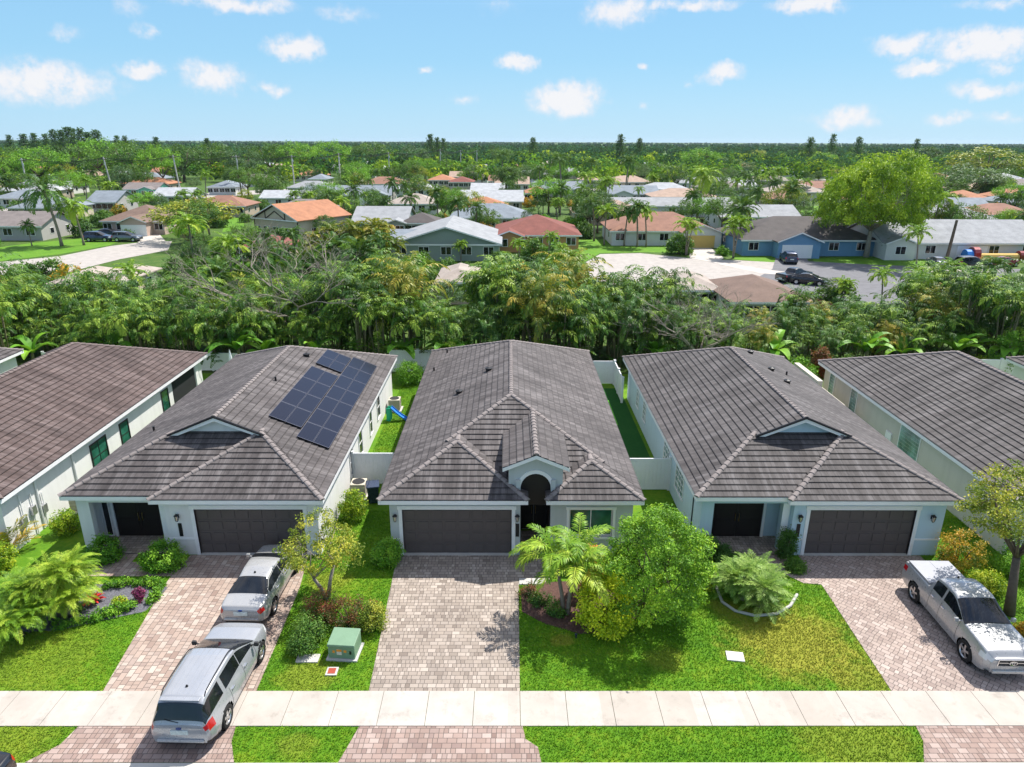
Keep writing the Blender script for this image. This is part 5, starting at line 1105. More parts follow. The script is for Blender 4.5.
pxsheet('far_driveway', [(688, 245), (706, 244), (724, 258), (716, 263), (690, 258)], 'drive_pale', -.004); pxsheet('far_driveway', [(776, 257), (806, 257), (812, 268), (772, 270)], 'road_grey', -.004); pxsheet('far_driveway', [(926, 262), (990, 262), (1000, 272), (930, 272)], 'drive_pale', -.004); pxsheet('far_driveway', [(128, 232), (156, 230), (168, 244), (140, 244)], 'drive_pale', -.004)
pxsheet('far_sidewalk', [(722, 262), (770, 270), (790, 272), (786, 275), (760, 273), (718, 264)], 'drive_pale', -.008)
LAWNS = [[(-60, 250), (0, 247), (30, 243), (95, 237), (126, 239), (110, 245), (60, 254), (0, 261), (-60, 262)], [(560, 262), (566, 240), (640, 238), (692, 245), (693, 253), (640, 252), (600, 253), (584, 262)], [(712, 246), (742, 246), (790, 260), (786, 264), (735, 259)], [(812, 258), (870, 255), (928, 258), (930, 268), (870, 266), (816, 264)], [(372, 197), (402, 195), (404, 204), (376, 206)], [(340, 204), (362, 203), (364, 209), (342, 210)], [(735, 179), (840, 178), (842, 173), (735, 174)], [(222, 232), (244, 229), (244, 218), (228, 217)], [(800, 206), (826, 206), (826, 222), (800, 222)], [(305, 186), (345, 184), (346, 189), (308, 191)], [(-40, 193), (30, 190), (30, 193), (-40, 197)], [(655, 183), (735, 181), (735, 184), (655, 187)]]
for P in LAWNS: pxsheet('far_lawn', P, 'bglawn', -.03)

# ------------------------------------------------------------------ neighbourhood houses
def roofmat(n, c): return plain('roof_' + n, c, .85, .28, .8, bump=.4, bscale=6)
for n, c in dict(taupe=(.19, .165, .155), brown=(.17, .115, .09), orange=(.36, .165, .09), rust=(.25, .13, .09), white=(.36, .375, .39), bluegrey=(.19, .22, .25), grey=(.27, .28, .29), red=(.19, .065, .05), bright=(.55, .14, .055), tan=(.36, .26, .20), dark=(.085, .075, .072), pale=(.34, .29, .25)).items(): M['r_' + n] = roofmat(n, c)
for n, c in dict(white=(.62, .61, .58), cream=(.55, .47, .36), blue=(.15, .29, .44), paleblue=(.30, .40, .55), green=(.12, .38, .26), sage=(.28, .33, .29), orange=(.45, .24, .10), tan=(.42, .34, .26), grey=(.40, .38, .36), pink=(.50, .38, .32), yellow=(.60, .42, .13)).items(): M['w_' + n] = plain('house_wall_' + n, c, .85, .06, 1.)
M['timber'] = plain('dark_timber', (.04, .03, .025), .8, .2); M['wood_fence'] = plain('wooden_fence', (.22, .10, .05), .85, .25, 3)
HOUSES = []
def bg_house(label, xl, xr, ye, depth, roof, rm, wm, garage=None, slope=.38, wing=None, rz=0., eav=2.6, gcol='trim', timber=False, solar_=False, prio=1.):
    a, c = at(xl, ye, eav), at(xr, ye, eav); W = (c - a).length; mid = (a + c) / 2
    h = thing('house', label, 'house', (mid.x, mid.y, 0), rz); o = .5; w2 = W / 2; n = MB(); wl = MB(); tr = MB()
    def plate(P, t=.12):
        P = [Vector(p) for p in P]; n.face(P); n.face([p - Vector((0, 0, t)) for p in P][::-1])
        for i in range(len(P)): p, q = P[i], P[(i + 1) % len(P)]; n.face([p - Vector((0, 0, t)), q - Vector((0, 0, t)), q, p])
    e = eav; D = depth
    wl.box(-w2 + o, w2 - o, o, D - o, -.1, e - .13)
    if roof == 'hip':
        k = min(w2, D / 2); zr = e + slope * k
        r0, r1 = ((-w2 + k, D / 2), (w2 - k, D / 2)) if W >= D else ((0, k), (0, D - k))
        A, B_, C_, Dd = (-w2, 0, e), (w2, 0, e), (w2, D, e), (-w2, D, e); R0, R1 = (*r0, zr), (*r1, zr)
        if W >= D: F4 = ([A, B_, R1, R0], [C_, Dd, R0, R1], [Dd, A, R0], [B_, C_, R1])
        else: F4 = ([A, B_, R0], [C_, Dd, R1], [Dd, A, R0, R1], [B_, C_, R1, R0])
        for f in F4: plate(f)
    elif roof == 'gx':                                                  # ridge across the view, gables at both ends
        zr = e + slope * D / 2; plate([(-w2, 0, e), (w2, 0, e), (w2, D / 2, zr), (-w2, D / 2, zr)]); plate([(w2, D, e), (-w2, D, e), (-w2, D / 2, zr), (w2, D / 2, zr)])
        for s in (-1, 1): x = s * (w2 - o); wl.face([(x, o, e - .13), (x, D - o, e - .13), (x, D / 2, zr - .2)])
    else:                                                              # gable towards the viewer
        zr = e + slope * w2; plate([(-w2, 0, e), (0, 0, zr), (0, D, zr), (-w2, D, e)]); plate([(0, 0, zr), (w2, 0, e), (w2, D, e), (0, D, zr)])
        for y in (o, D - o): wl.face([(-w2 + o, y, e - .13), (w2 - o, y, e - .13), (0, y, zr - .22)])
        tr.face([(-w2, -.02, e - .2), (0, -.02, zr - .2), (0, -.02, zr + .0), (-w2, -.02, e)]); tr.face([(0, -.02, zr - .2), (w2, -.02, e - .2), (w2, -.02, e), (0, -.02, zr)])
    tr.box(-w2 - .015, w2 + .015, -.03, -.005, e - .24, e - .02)
    fy = o
    if wing:
        x0, x1, pr = wing[0] * W - w2, wing[1] * W - w2, wing[2]; m = (x0 + x1) / 2; zr = e + slope * (x1 - x0) / 2 + .01; yb = min(D / 2, (zr - e) / slope + .3)
        n2 = e + .015
        plate([(x0, -pr, n2), (m, -pr, zr), (m, yb, zr), (x0, .05, n2)]); plate([(m, -pr, zr), (x1, -pr, n2), (x1, .05, n2), (m, yb, zr)])
        wl.box(x0 + .35, x1 - .35, -pr + .4, o - .01, -.1, e - .14); wl.face([(x0 + .35, -pr + .4, e - .14), (x1 - .35, -pr + .4, e - .14), (m, -pr + .4, zr - .2)])
        tr.face([(x0, -pr - .02, n2 - .2), (m, -pr - .02, zr - .2), (m, -pr - .02, zr), (x0, -pr - .02, n2)]); tr.face([(m, -pr - .02, zr - .2), (x1, -pr - .02, n2 - .2), (x1, -pr - .02, n2), (m, -pr - .02, zr)])
    wl.build('wall', M[wm], h); n.build('roof', M[rm], h); tr.build('fascia', M['trim'], h)
    def front(u): return (-wing[2] + .4) if wing and wing[0] < u < wing[1] else o
    g = garage
    if g is not None:
        x = g * W - w2; y = front(g); gw = min(2.4, W * .2); b = MB(); b.box(x - gw, x + gw, y - .06, y + .02, 0, 2.1)
        for k in range(4): b.box(x - gw, x + gw, y - .075, y - .061, .04 + k * .52, .52 + k * .52)
        b.build('garage_door', M[gcol], h)
    for u in (.1, .3, .5, .68, .88):
        if g is not None and abs(u - g) * W < 3.4: continue
        y = front(u); x = u * W - w2; ww = .75; b = MB(); b.box(x - ww - .08, x + ww + .08, y - .05, y + .02, .85, 2.15)
        f = b.build('door' if False else 'window', M['trim'], h); q = MB(); q.box(x - ww, x - .04, y - .06, y - .049, .93, 2.07); q.box(x + .04, x + ww, y - .06, y - .049, .93, 2.07); q.build('pane', M['glass_dark'], f)
    for s in (-1, 1):
        for v in (.3, .7):
            x = s * (w2 - o); y = v * D; b = MB(); b.box(min(x - s * .02, x + s * .05), max(x - s * .02, x + s * .05), y - .6, y + .6, .9, 2.0); f = b.build('window', M['trim'], h); q = MB(); q.box(min(x + s * .049, x + s * .06), max(x + s * .049, x + s * .06), y - .52, y + .52, .98, 1.92); q.build('pane', M['glass_dark'], f)
    HOUSES.append((mid.x, mid.y + D / 2, math.hypot(w2, D / 2) * .92 + 1.2, xl, xr, ye, mid.y, prio))
    return h, W, D, o
B = bg_house
B('long low house with taupe gable roof at the left edge beyond the palms', -75, 42, 226, 12, 'gx', 'r_taupe', 'w_grey', None, .35, prio=.9)
B('brown roofed house with white garage door between lawn and parked dark cars', 98, 165, 221, 13, 'hip', 'r_brown', 'w_pink', .6, .4, (.38, .82, 2.5), prio=1)
B('white house with bright orange roof among far trees at left', 186, 228, 168, 14, 'hip', 'r_bright', 'w_white', None, .4)
B('house with blue grey roof behind the brown roofed house at left', 84, 116, 202, 12, 'gx', 'r_bluegrey', 'w_grey', None, .4)
B('mint green walled house left of centre beyond the brown roof', 121, 158, 189, 10, 'gx', 'r_taupe', 'w_green', None, .35, (.5, .95, 2))
B('far grey roofed house at the left edge behind the taupe roof', -10, 36, 198, 12, 'hip', 'r_bluegrey', 'w_white', None, .35)
B('brown roofed house directly left of the half timbered gable', 186, 246, 206, 11, 'hip', 'r_rust', 'w_tan', None, .38, prio=.7)
B('grey roofed far house right of the bright orange roof', 206, 236, 187, 12, 'hip', 'r_bluegrey', 'w_white', None, .38)
# half timbered house: gable end turned to the viewer's left
hh, W_, D_, o_ = B('large orange roofed house with dark half timbered white gable', 238, 308, 219, 14, 'gy', 'r_orange', 'w_cream', None, .42, rz=R(-32), eav=3.6, prio=1)
tb = MB(); w2 = W_ / 2 - o_; zz = 3.6 + .42 * W_ / 2
for x0, z0, x1, z1 in ((-w2, 3.4, w2, 3.4), (-w2, 3.45, 0, zz - .3), (0, zz - .3, w2, 3.45), (-w2 * .45, 3.4, -w2 * .45, 4.8), (w2 * .45, 3.4, w2 * .45, 4.8), (-w2 * .45, 3.5, 0, 5.0), (0, 5.0, w2 * .45, 3.5), (-w2, 0, -w2, 3.4), (w2, 0, w2, 3.4)): tb.tube([(x0, o_ - .04, z0), (x1, o_ - .04, z1)], .1, 4)
tb.build('timber_frame', M['timber'], hh)
B('low red brown roofed annex in front of the half timbered house', 238, 286, 247, 8, 'hip', 'r_red', 'w_tan', None, .35, prio=.8)
B('white roofed house behind the half timbered orange roof', 258, 322, 198, 10, 'gx', 'r_white', 'w_white', None, .35, prio=.7)
B('long blue grey roofed house right of the white roof', 300, 392, 195, 13, 'gx', 'r_bluegrey', 'w_grey', .75, .36, (.62, .98, 2), prio=.9)
hs, W_, D_, o_ = B('pale grey roofed house carrying dark solar panels', 392, 434, 189, 13, 'hip', 'r_white', 'w_white', None, .38, prio=.9)
for k in range(2): b = MB(); x0 = -2.6 + k * 2.7; z = lambda y: 2.6 + .38 * y + .1; b.v += [(x0, 2., z(2.)), (x0 + 2.5, 2., z(2.)), (x0 + 2.5, 4.6, z(4.6)), (x0, 4.6, z(4.6)), (x0, 2., z(2.) - .06), (x0 + 2.5, 2., z(2.) - .06), (x0 + 2.5, 4.6, z(4.6) - .06), (x0, 4.6, z(4.6) - .06)]; [b.idx(f) for f in ((0, 1, 2, 3), (7, 6, 5, 4), (4, 5, 1, 0), (6, 7, 3, 2), (5, 6, 2, 1), (7, 4, 0, 3))]; b.build('solar_panel', M['pv'], hs)
B('grey roofed house with teal gable left of the dark hipped pavilion', 350, 408, 222, 14, 'gx', 'r_grey', 'w_sage', None, .34, (.62, 1., 2.), prio=.9)
B('small dark grey hipped garden pavilion left of the long green hedge', 399, 440, 223, 8, 'hip', 'r_dark', 'w_grey', None, .42, prio=1)
B('large pale grey roofed house with sage green gable behind the palm screen', 389, 502, 244, 17, 'gy', 'r_grey', 'w_sage', None, .3, prio=1)
B('flat grey roof wing left of the sage green gable', 386, 420, 238, 9, 'gx', 'r_bluegrey', 'w_sage', None, .2, prio=.8)
B('pale terracotta tiled roof showing just above the palm screen, left of centre', 434, 480, 282, 9, 'hip', 'r_pale', 'w_cream', None, .42, prio=.9)
B('small far grey roofed house between utility poles left of centre', 307, 328, 179, 11, 'hip', 'r_bluegrey', 'w_white', None, .42)
B('far orange roofed house left of centre beyond the solar roof', 427, 455, 180, 12, 'hip', 'r_orange', 'w_cream', None, .36)
B('far red roofed house left of centre beside the orange roof', 448, 474, 182, 12, 'hip', 'r_red', 'w_cream', None, .36)
B('dark red hip roofed house with orange walls and a lawn beside it', 494, 582, 235, 15, 'hip', 'r_red', 'w_orange', None, .36, (.0, .35, 2), prio=1)
B('brown roofed house with yellow garage door behind a row of palms', 610, 720, 231, 14, 'hip', 'r_rust', 'w_white', .8, .38, (.62, 1.0, 2.5), gcol='w_yellow', prio=1)
B('very long white grey roof behind the house with yellow garage door', 610, 735, 206, 11, 'gx', 'r_grey', 'w_white', None, .3, prio=.8)
B('orange hip roof among dark trees right of centre', 525, 550, 193, 12, 'hip', 'r_orange', 'w_cream', None, .42, prio=.8)
B('far tan roofed house in the middle distance', 606, 652, 182, 12, 'hip', 'r_tan', 'w_cream', None, .36, prio=.7)
B('far grey house left of the wide grey blue roof', 522, 548, 176, 12, 'gx', 'r_grey', 'w_white', None, .38, prio=.5)
B('wide grey blue roofed house in the middle distance', 532, 584, 189, 12, 'gx', 'r_bluegrey', 'w_white', None, .36, prio=.7)
B('grey roofed house with white gable left of the tan and white roof', 607, 660, 194, 12, 'gx', 'r_bluegrey', 'w_white', None, .36, (.1, .5, 2), prio=.7)
B('house with half tan and half white roof in the middle distance', 652, 720, 197, 12, 'hip', 'r_tan', 'w_white', None, .34, prio=.7)
B('far grey roof in the middle distance above the tan and white roof', 680, 733, 183, 11, 'gx', 'r_grey', 'w_white', None, .34, prio=.6)
B('far brown roof at the right below the horizon trees', 717, 742, 171, 14, 'hip', 'r_brown', 'w_cream', None, .4, prio=.6)
B('blue walled house with dark brown roof and white garage under the giant tree', 742, 880, 240, 15, 'hip', 'r_dark', 'w_blue', .37, .4, (.22, .55, 2.5), prio=1)
B('pale grey roofed long house with white gable right of the giant tree', 884, 1050, 243, 15, 'gx', 'r_grey', 'w_white', .55, .38, (.0, .2, 1.0), prio=1)
B('long pale grey roof behind the blue walled house', 718, 802, 217, 12, 'gx', 'r_grey', 'w_white', None, .34, prio=.9)
B('pale blue walled house with grey roof beyond the long pale roof at right', 943, 997, 210, 13, 'gx', 'r_bluegrey', 'w_paleblue', None, .36, (.5, 1., 2), prio=.9)
B('brown roofed house left of the giant tree crown', 768, 808, 199, 12, 'hip', 'r_rust', 'w_tan', None, .36, prio=.7)
B('far grey house by the grass strip left of the giant tree', 763, 799, 172, 12, 'gx', 'r_bluegrey', 'w_white', None, .4, prio=.7)
B('far grey roofed house just left of the top of the giant tree', 810, 841, 173, 12, 'hip', 'r_grey', 'w_white', None, .36, prio=.6)
B('orange tan roofed house behind the grey green tree at right', 955, 995, 199, 12, 'hip', 'r_orange', 'w_cream', None, .36, prio=.5)
B('small blue house at the far right edge', 1008, 1040, 183, 12, 'hip', 'r_white', 'w_paleblue', None, .4, prio=.7)
B('grey brown roofed house just behind the palm screen at right', 730, 816, 302, 11, 'hip', 'r_brown', 'w_white', None, .36, prio=1)
B('low tan roof showing above the palm screen at left', 44, 82, 284, 9, 'hip', 'r_pale', 'w_cream', None, .4, prio=.8)
B('second low tan roof above the palm screen, right of the first', 86, 124, 282, 9, 'hip', 'r_pale', 'w_cream', None, .4, prio=.8)
B('tan roofed house seen behind the palms right of the cul de sac', 676, 726, 290, 9, 'hip', 'r_pale', 'w_cream', None, .36, prio=.5)
B('pale roofed house by the road far left of centre', 150, 190, 196, 11, 'gx', 'r_white', 'w_white', None, .36, prio=.4)
B('white roofed far house between the red roofs and the centre', 470, 505, 190, 11, 'gx', 'r_white', 'w_white', None, .34, prio=.4)
B('grey far house beyond the orange tan roofs at right', 900, 935, 186, 11, 'hip', 'r_grey', 'w_white', None, .36, prio=.4)
# far roofs glimpsed between the trees
QUAL = ['leftmost of the far ones', 'just right of the leftmost', 'beyond the half timbered roof', 'above the long blue grey roof', 'above the solar roofed house', 'by the pole nearest the middle', 'right beside the far red roof', 'just right of centre', 'above the far tan roofed house', 'behind the giant tree', 'at the crown of the giant tree', 'left of the broad orange green tree', 'rightmost of the far ones', 'right of the giant tree', 'before the far brown roof', 'right of the wide grey blue roof', 'near the horizon left of centre', 'near the horizon right of centre', 'near the horizon above the poles', 'left of the bright orange roof']
for i, (x, y, c, w_) in enumerate(((30, 180, 'white', 26), (60, 186, 'grey', 24), (260, 180, 'taupe', 26), (350, 176, 'white', 22), (400, 174, 'tan', 22), (480, 174, 'grey', 24), (500, 181, 'rust', 24), (570, 172, 'white', 22), (640, 172, 'rust', 24), (840, 186, 'pale', 24), (870, 172, 'white', 22), (930, 170, 'tan', 24), (1000, 168, 'orange', 24), (880, 180, 'grey', 22), (745, 186, 'white', 26), (590, 180, 'tan', 22), (450, 168, 'white', 20), (660, 168, 'white', 20), (340, 168, 'grey', 20), (150, 174, 'rust', 24))):
    B('small far %s roof glimpsed between trees, %s' % (dict(white='white', grey='grey', taupe='taupe', tan='tan', rust='rusty brown', pale='pale', orange='orange')[c], QUAL[i]), x - w_ / 2, x + w_ / 2, y, 11, 'hip' if i % 2 else 'gx', 'r_' + c, 'w_white', None, .36, prio=.3)

ROADS0 = [[tuple(at(px_, py_)[:2]) for px_, py_ in P] for P in LAWNS] + [[(v.co.x, v.co.y) for v in o.data.vertices] for o in list(COL.objects) if o.name.startswith(('far_road', 'far_driveway'))]
# the estates thin out towards the woods
random.seed(5); k = 0
tr_ = 0
while k < 72 and tr_ < 9000:
    tr_ += 1; y = 118 * (500 / 118) ** random.random(); x = random.uniform(-.76, .76) * y
    if any(math.hypot(x - q[0], y - q[1]) < q[2] + (9 if y > 200 else 8) for q in HOUSES) or any(inside(P, np.array([x + dx]), np.array([y + dy]))[0] for P in ROADS0 for dx in (-7, 0, 7) for dy in (-5, 3, 10)): continue
    u, v = pix((x, y, 2.6)); w_ = random.uniform(13, 19) * F / y; c = random.choice(['white', 'white', 'grey', 'grey', 'bluegrey', 'tan', 'rust', 'orange', 'pale', 'taupe']); cn = dict(bluegrey='blue grey', rust='rusty brown').get(c, c)
    B('small %s roofed house among the far trees' % cn, u - w_ / 2, u + w_ / 2, v, random.uniform(10, 13), random.choice(['hip', 'hip', 'gx']), 'r_' + c, random.choice(['w_white', 'w_cream', 'w_white', 'w_tan']), None, .38, prio=.25)[0]['group'] = 'small %s roofed houses among the far trees' % cn; k += 1

# fences, hedge, cars, poles
def plank_fence(label, u0, v0, u1, v1, h=1.8, m='wood_fence'):
    p, q = at(u0, v0), at(u1, v1); L = (q - p).length; t = thing('plank_fence', label, 'fence', p, math.atan2(q.y - p.y, q.x - p.x)); n = int(L / .16); b = MB()
    for k in range(n): b.box(k * .16, k * .16 + .15, -.015, .015, .05, h - random.uniform(0, .03))
    b.build('planks', M[m], t); b = MB(); b.box(0, L, .02, .06, .4, .5); b.box(0, L, .02, .06, 1.3, 1.4); b.build('rails', M[m], t)
plank_fence('brown plank fence between the giant tree and the white gable', 880, 256, 920, 256); plank_fence('dark brown plank fence right of the yellow garage door', 722, 246, 744, 246, 2., 'timber'); plank_fence('reddish plank fence by the roof behind the palm screen at right', 786, 306, 834, 324, 1.9); plank_fence('pale fence far left behind the taupe roofed house', 0, 202, 38, 200, 1.8, 'vinyl')
p, q = at(412, 231), at(474, 227); vb = VB(); r = np.random.default_rng(9); n = 9000; t = r.uniform(0, 1, n); L = (q - p).length
Cc = np.stack([p.x + (q.x - p.x) * t, p.y + (q.y - p.y) * t + r.uniform(-.8, .8, n), r.uniform(0, 1, n) ** .6 * 2.1 + np.sin(t * 60) * .08], 1); leaves(vb, Cc, .5, .3, .6, r, rv=.25)
tag(link('hedge', vb.mesh('hedge', M['leaf_green'])), 'long clipped green hedge right of the dark pavilion', 'hedge')
CK = [('suv', 100, 241, 'navy', 0, 'dark blue car parked on the lawn edge nearest the coconut palms'), ('sedan', 108, 236, 'navy', .2, 'dark blue car behind the other blue one by the brown roofed house'), ('suv', 128, 241, 'grey', 0, 'dark grey car parked before the white garage of the brown roofed house'), ('sedan', 155, 232, 'black', .3, 'black car at the right corner of the brown roofed house'), ('suv', 788, 262, 'navy', 1.4, 'dark blue car on the drive before the white garage of the blue house'), ('truck', 794, 281, 'black', .5, 'black pickup truck parked at the kerb opposite the blue house'), ('sedan', 808, 284, 'black', -.5, 'black car parked beside the black pickup truck'), ('suv', 972, 268, 'black', 0, 'black car parked before the long pale roofed house at right'),
      ('suv', 225, 193, 'white', 0, 'white car on the far road near the half timbered house'), ('sedan', 1003, 266, 'red', .3, 'red car at the right edge before the pale roofed house'), ('sedan', 936, 266, 'grey', 1.4, 'grey car in the carport of the long pale roofed house'), ('sedan', 398, 207, 'white', .3, 'white car beside the solar roofed house in the middle distance'), ('sedan', 640, 190, 'white', .2, 'small white car on the far road right of centre'), ('suv', 700, 184, 'black', .2, 'small black car on the far road right of centre'), ('sedan', 200, 196, 'grey', .2, 'grey car on the far road at left')]
for kd, u, v, c, rz, lab in CK: p = at(u, v); car(kd, 'parked_car' if kd != 'truck' else 'pickup_truck', lab, 'car' if kd != 'truck' else 'truck', (p.x, p.y, 0), rz, 'paint_' + c, None, False)
p = at(996, 261); h = thing('inflatable_slide', 'yellow inflatable play slide with red and blue ends on the driveway at right', 'inflatable', (p.x, p.y, 0)); 
for nm, x0, x1, z, mm in (('slide_bed', -3.2, 3.2, 1.2, 'w_yellow'), ('end_tower', -4.2, -3.2, 2.2, 'paint_red'), ('end_tower', -5.2, -4.2, 1.8, 'toy_b'), ('end_tower', 3.2, 4.0, 1.6, 'paint_red')):
    if mm == 'toy_b': M['toy_b'] = c2
    b = MB(); b.tube([(x0, 0, z * .5), (x1, 0, z * .5)], z * .5, 12); b.build(nm, M[mm], h, bevel=.05)
def pole(u, v0, v1, lab, lean=0, m='bark_pale', arm=True):
    p = at(u, v0); hgt = topz(u, v1, p.y); h = thing('utility_pole', lab, 'pole', p, 0, 'utility poles across the neighbourhood'); b = MB(); b.tube([(0, 0, -.1), (lean, 0, hgt)], [.27, .19], 8); b.build('post', M['conc' if arm else m], h)
    if not arm: return
    b = MB(); b.box(lean - 1.1, lean + 1.1, -.06, .06, hgt - .7, hgt - .55); b.build('crossarm', M['bark'], h)
    for k in (-1, -.4, .4, 1): b = MB(); b.lathe([(.05, hgt - .55), (.06, hgt - .45), (0, hgt - .38)], 6, (lean + k, 0, 0)); b.build('insulator', M['trim'], h)
    b = MB(); b.lathe([(0, 0), (.22, 0), (.24, .8), (0, .85)], 8, (lean + .3, -.2, hgt - 2.4)); b.build('transformer_can', M['alu'], h)
    return Vector((p.x + lean, p.y, hgt - .4))
PO = [pole(114, 196, 157, 'pale leaning utility pole behind the brown roofed house', -1.2), pole(181, 194, 155, 'utility pole left of the bright orange roof', -.8), pole(242, 194, 155, 'utility pole right of the bright orange roof', -.5), pole(295, 191, 155, 'utility pole above the half timbered roof'), pole(341, 187, 153, 'utility pole above the blue grey roofs'), pole(390, 183, 152, 'utility pole left of the solar roofed house'), pole(441, 180, 149, 'utility pole above the far orange and red roofs'), pole(461, 177, 150, 'slender utility pole just right of the one above the red roofs'), pole(477, 175, 150, 'utility pole nearest the middle of the view'), pole(30, 198, 158, 'utility pole at the far left above the taupe roof')]
PO2 = pole(946, 261, 220, 'dark wooden pole before the long pale roofed house', .35, 'bark', False)
seq = [PO[9]] + PO[:9]
for off in (-1., .4, 1.):
    b = MB()
    for i in range(len(seq) - 1):
        s, e = seq[i], seq[i + 1]; b.tube([s.lerp(e, t) + Vector((0, off * .5, off * .25 - 1.2 * 4 * t * (1 - t))) for t in np.linspace(0, 1, 9)], .065, 4, cap=False)
    tag(b.build('power_line', M['black']), {-1.: 'lowest sagging black wire strung between the utility poles', .4: 'middle sagging black wire strung between the utility poles', 1.: 'topmost sagging black wire strung between the utility poles'}[off], 'wire')

# ------------------------------------------------------------------ neighbourhood trees
CO = [palm_meshes(200, 8, 30, 4.2, 'leaf_palm', .22, .9, 26, .95, .085, (1.3, 2.3), (-.4, 1.4), dead=3), palm_meshes(201, 8, 30, 3.9, 'leaf_lime', .22, .3, 26, .9, .085, (1.2, 2.3), (-.5, 1.4), dead=2)]
QP = [palm_meshes(210, 7, 22, 3.1, 'leaf_palm', .18, .1, 20, .8, .085, (1.4, 2.5), (-.1, 1.4)), palm_meshes(211, 7, 22, 3.0, 'leaf_lime', .17, .3, 20, .8, .085, (1.3, 2.4), (0, 1.4)), palm_meshes(212, 6, 26, 2.8, 'leaf_palm', .17, 0, 20, .75, .09, (.9, 1.8), (-.6, 1.4)), palm_meshes(213, 6.5, 17, 2.7, 'leaf_lime', .12, 0, 18, .7, .08, (1.2, 2.2), (.1, 1.4), 3, .7)]
YP = [palm_meshes(220, 5.5, 20, 3.0, 'leaf_yellowpalm', .12, 0, 20, .8, .085, (1.2, 2.2), (-.1, 1.4), 3, 1.0)]
BT = [tree_meshes(230, 9, 4.6, 3.1, .25, 2.6, 75, 40, 1.15, .42, 'leaf_mid', limbs=7), tree_meshes(231, 8.5, 4.2, 3.2, .25, 2.6, 70, 40, 1.1, .40, 'leaf_dark', limbs=7), tree_meshes(232, 9, 5.0, 2.9, .25, 2.6, 80, 40, 1.15, .42, 'leaf_green', limbs=7), tree_meshes(233, 10, 4.4, 3.8, .25, 2.6, 80, 40, 1.2, .42, 'leaf_hazy', limbs=7), tree_meshes(234, 8, 3.6, 3.0, .22, 2.4, 60, 40, 1.0, .40, 'leaf_olive', limbs=7), tree_meshes(235, 7, 3.2, 2.9, .2, 2., 55, 40, .95, .38, 'leaf_mid', limbs=6)]
M['leaf_giant'] = foliage('giant_tree_leaf', (.06, .12, .008), (.16, .25, .012), (.34, .40, .03))
FB = tree_meshes(240, 15, 10.2, 6.4, .5, 4.2, 380, 110, 1.4, .46, 'leaf_giant', 'bark_pale', limbs=9, shell=.55, flat=.5)
p = at(866, 257); place('giant_tree', FB, 'giant spreading yellow green tree with pale trunk before the blue walled house', 'tree', (p.x, p.y, 0), 0, (.76, .8, topz(866, 156, p.y) / 15.4))
def bt(i, u, v, wpx, vt, lab, cat='tree', name='broadleaf_tree'):
    p = at(u, v); h = topz(u, vt, p.y); w_ = wpx * p.y / F * 1.03; me = BT[i]; rx = (4.6, 4.2, 5.0, 4.4, 3.6, 3.2)[i]; hh = (9, 8.5, 9, 10, 8, 7)[i]
    return place(name, me, lab, cat, (p.x, p.y, 0), random.uniform(0, 6), (w_ / 2 / rx, w_ / 2 / rx, h / hh))
bt(4, 195, 240, 70, 199, 'round olive coloured tree between black car and half timbered house'); bt(4, 984, 186, 62, 147, 'broad orange green tree crown near the horizon at right'); bt(3, 968, 200, 56, 164, 'grey green round tree before the pale blue walled house'); bt(2, 697, 176, 32, 149, 'bright yellow green round tree right of the middle near the horizon'); bt(1, 721, 176, 28, 158, 'dark round tree beside the bright yellow green one near the horizon'); bt(2, 451, 222, 30, 190, 'bright green tree behind the long clipped hedge'); bt(1, 925, 170, 30, 147, 'dark green tree right of the giant tree top near the horizon')
bt(4, 757, 164, 18, 150, 'rusty brown crowned tree near the horizon at right'); bt(2, 822, 168, 20, 153, 'small bright tree left of the giant tree top'); bt(0, 486, 238, 26, 208, 'leafy green tree left of the dark red roof'); bt(0, 870, 176, 26, 158, 'round tree right behind the giant tree'); bt(3, 740, 178, 24, 160, 'grey green tree before the far brown roof at right')
for k, (u, v, w_, vt, i) in enumerate(((12, 183, 40, 147, 0), (42, 188, 46, 148, 2), (72, 182, 40, 146, 1), (100, 180, 46, 140, 2), (138, 186, 52, 140, 0), (165, 190, 34, 147, 2), (185, 182, 46, 145, 1), (215, 178, 40, 143, 0), (245, 182, 36, 147, 3), (272, 178, 40, 143, 0), (300, 178, 34, 143, 2), (330, 176, 36, 142, 2), (372, 172, 36, 142, 0), (415, 172, 30, 146, 3), (500, 170, 26, 148, 1))): bt(i, u, v, w_, vt, 'large leafy tree in the row behind the utility poles, left half of the view')['group'] = 'large trees behind the utility poles'
def palm(me, u, v, vt, lab, hgt, group=None, name='palm_tree'):
    p = at(u, v); s = topz(u, vt, p.y) / hgt; return place(name, me, lab, 'palm', (p.x, p.y, 0), random.uniform(0, 6), s, group, ('fronds', 'trunk'))
palm(CO[0], 62, 246, 186, 'tall coconut palm on the left lawn, the taller of the two', 8.8); palm(CO[1], 84, 245, 203, 'shorter full crowned coconut palm on the left lawn beside the taller one', 8.8)
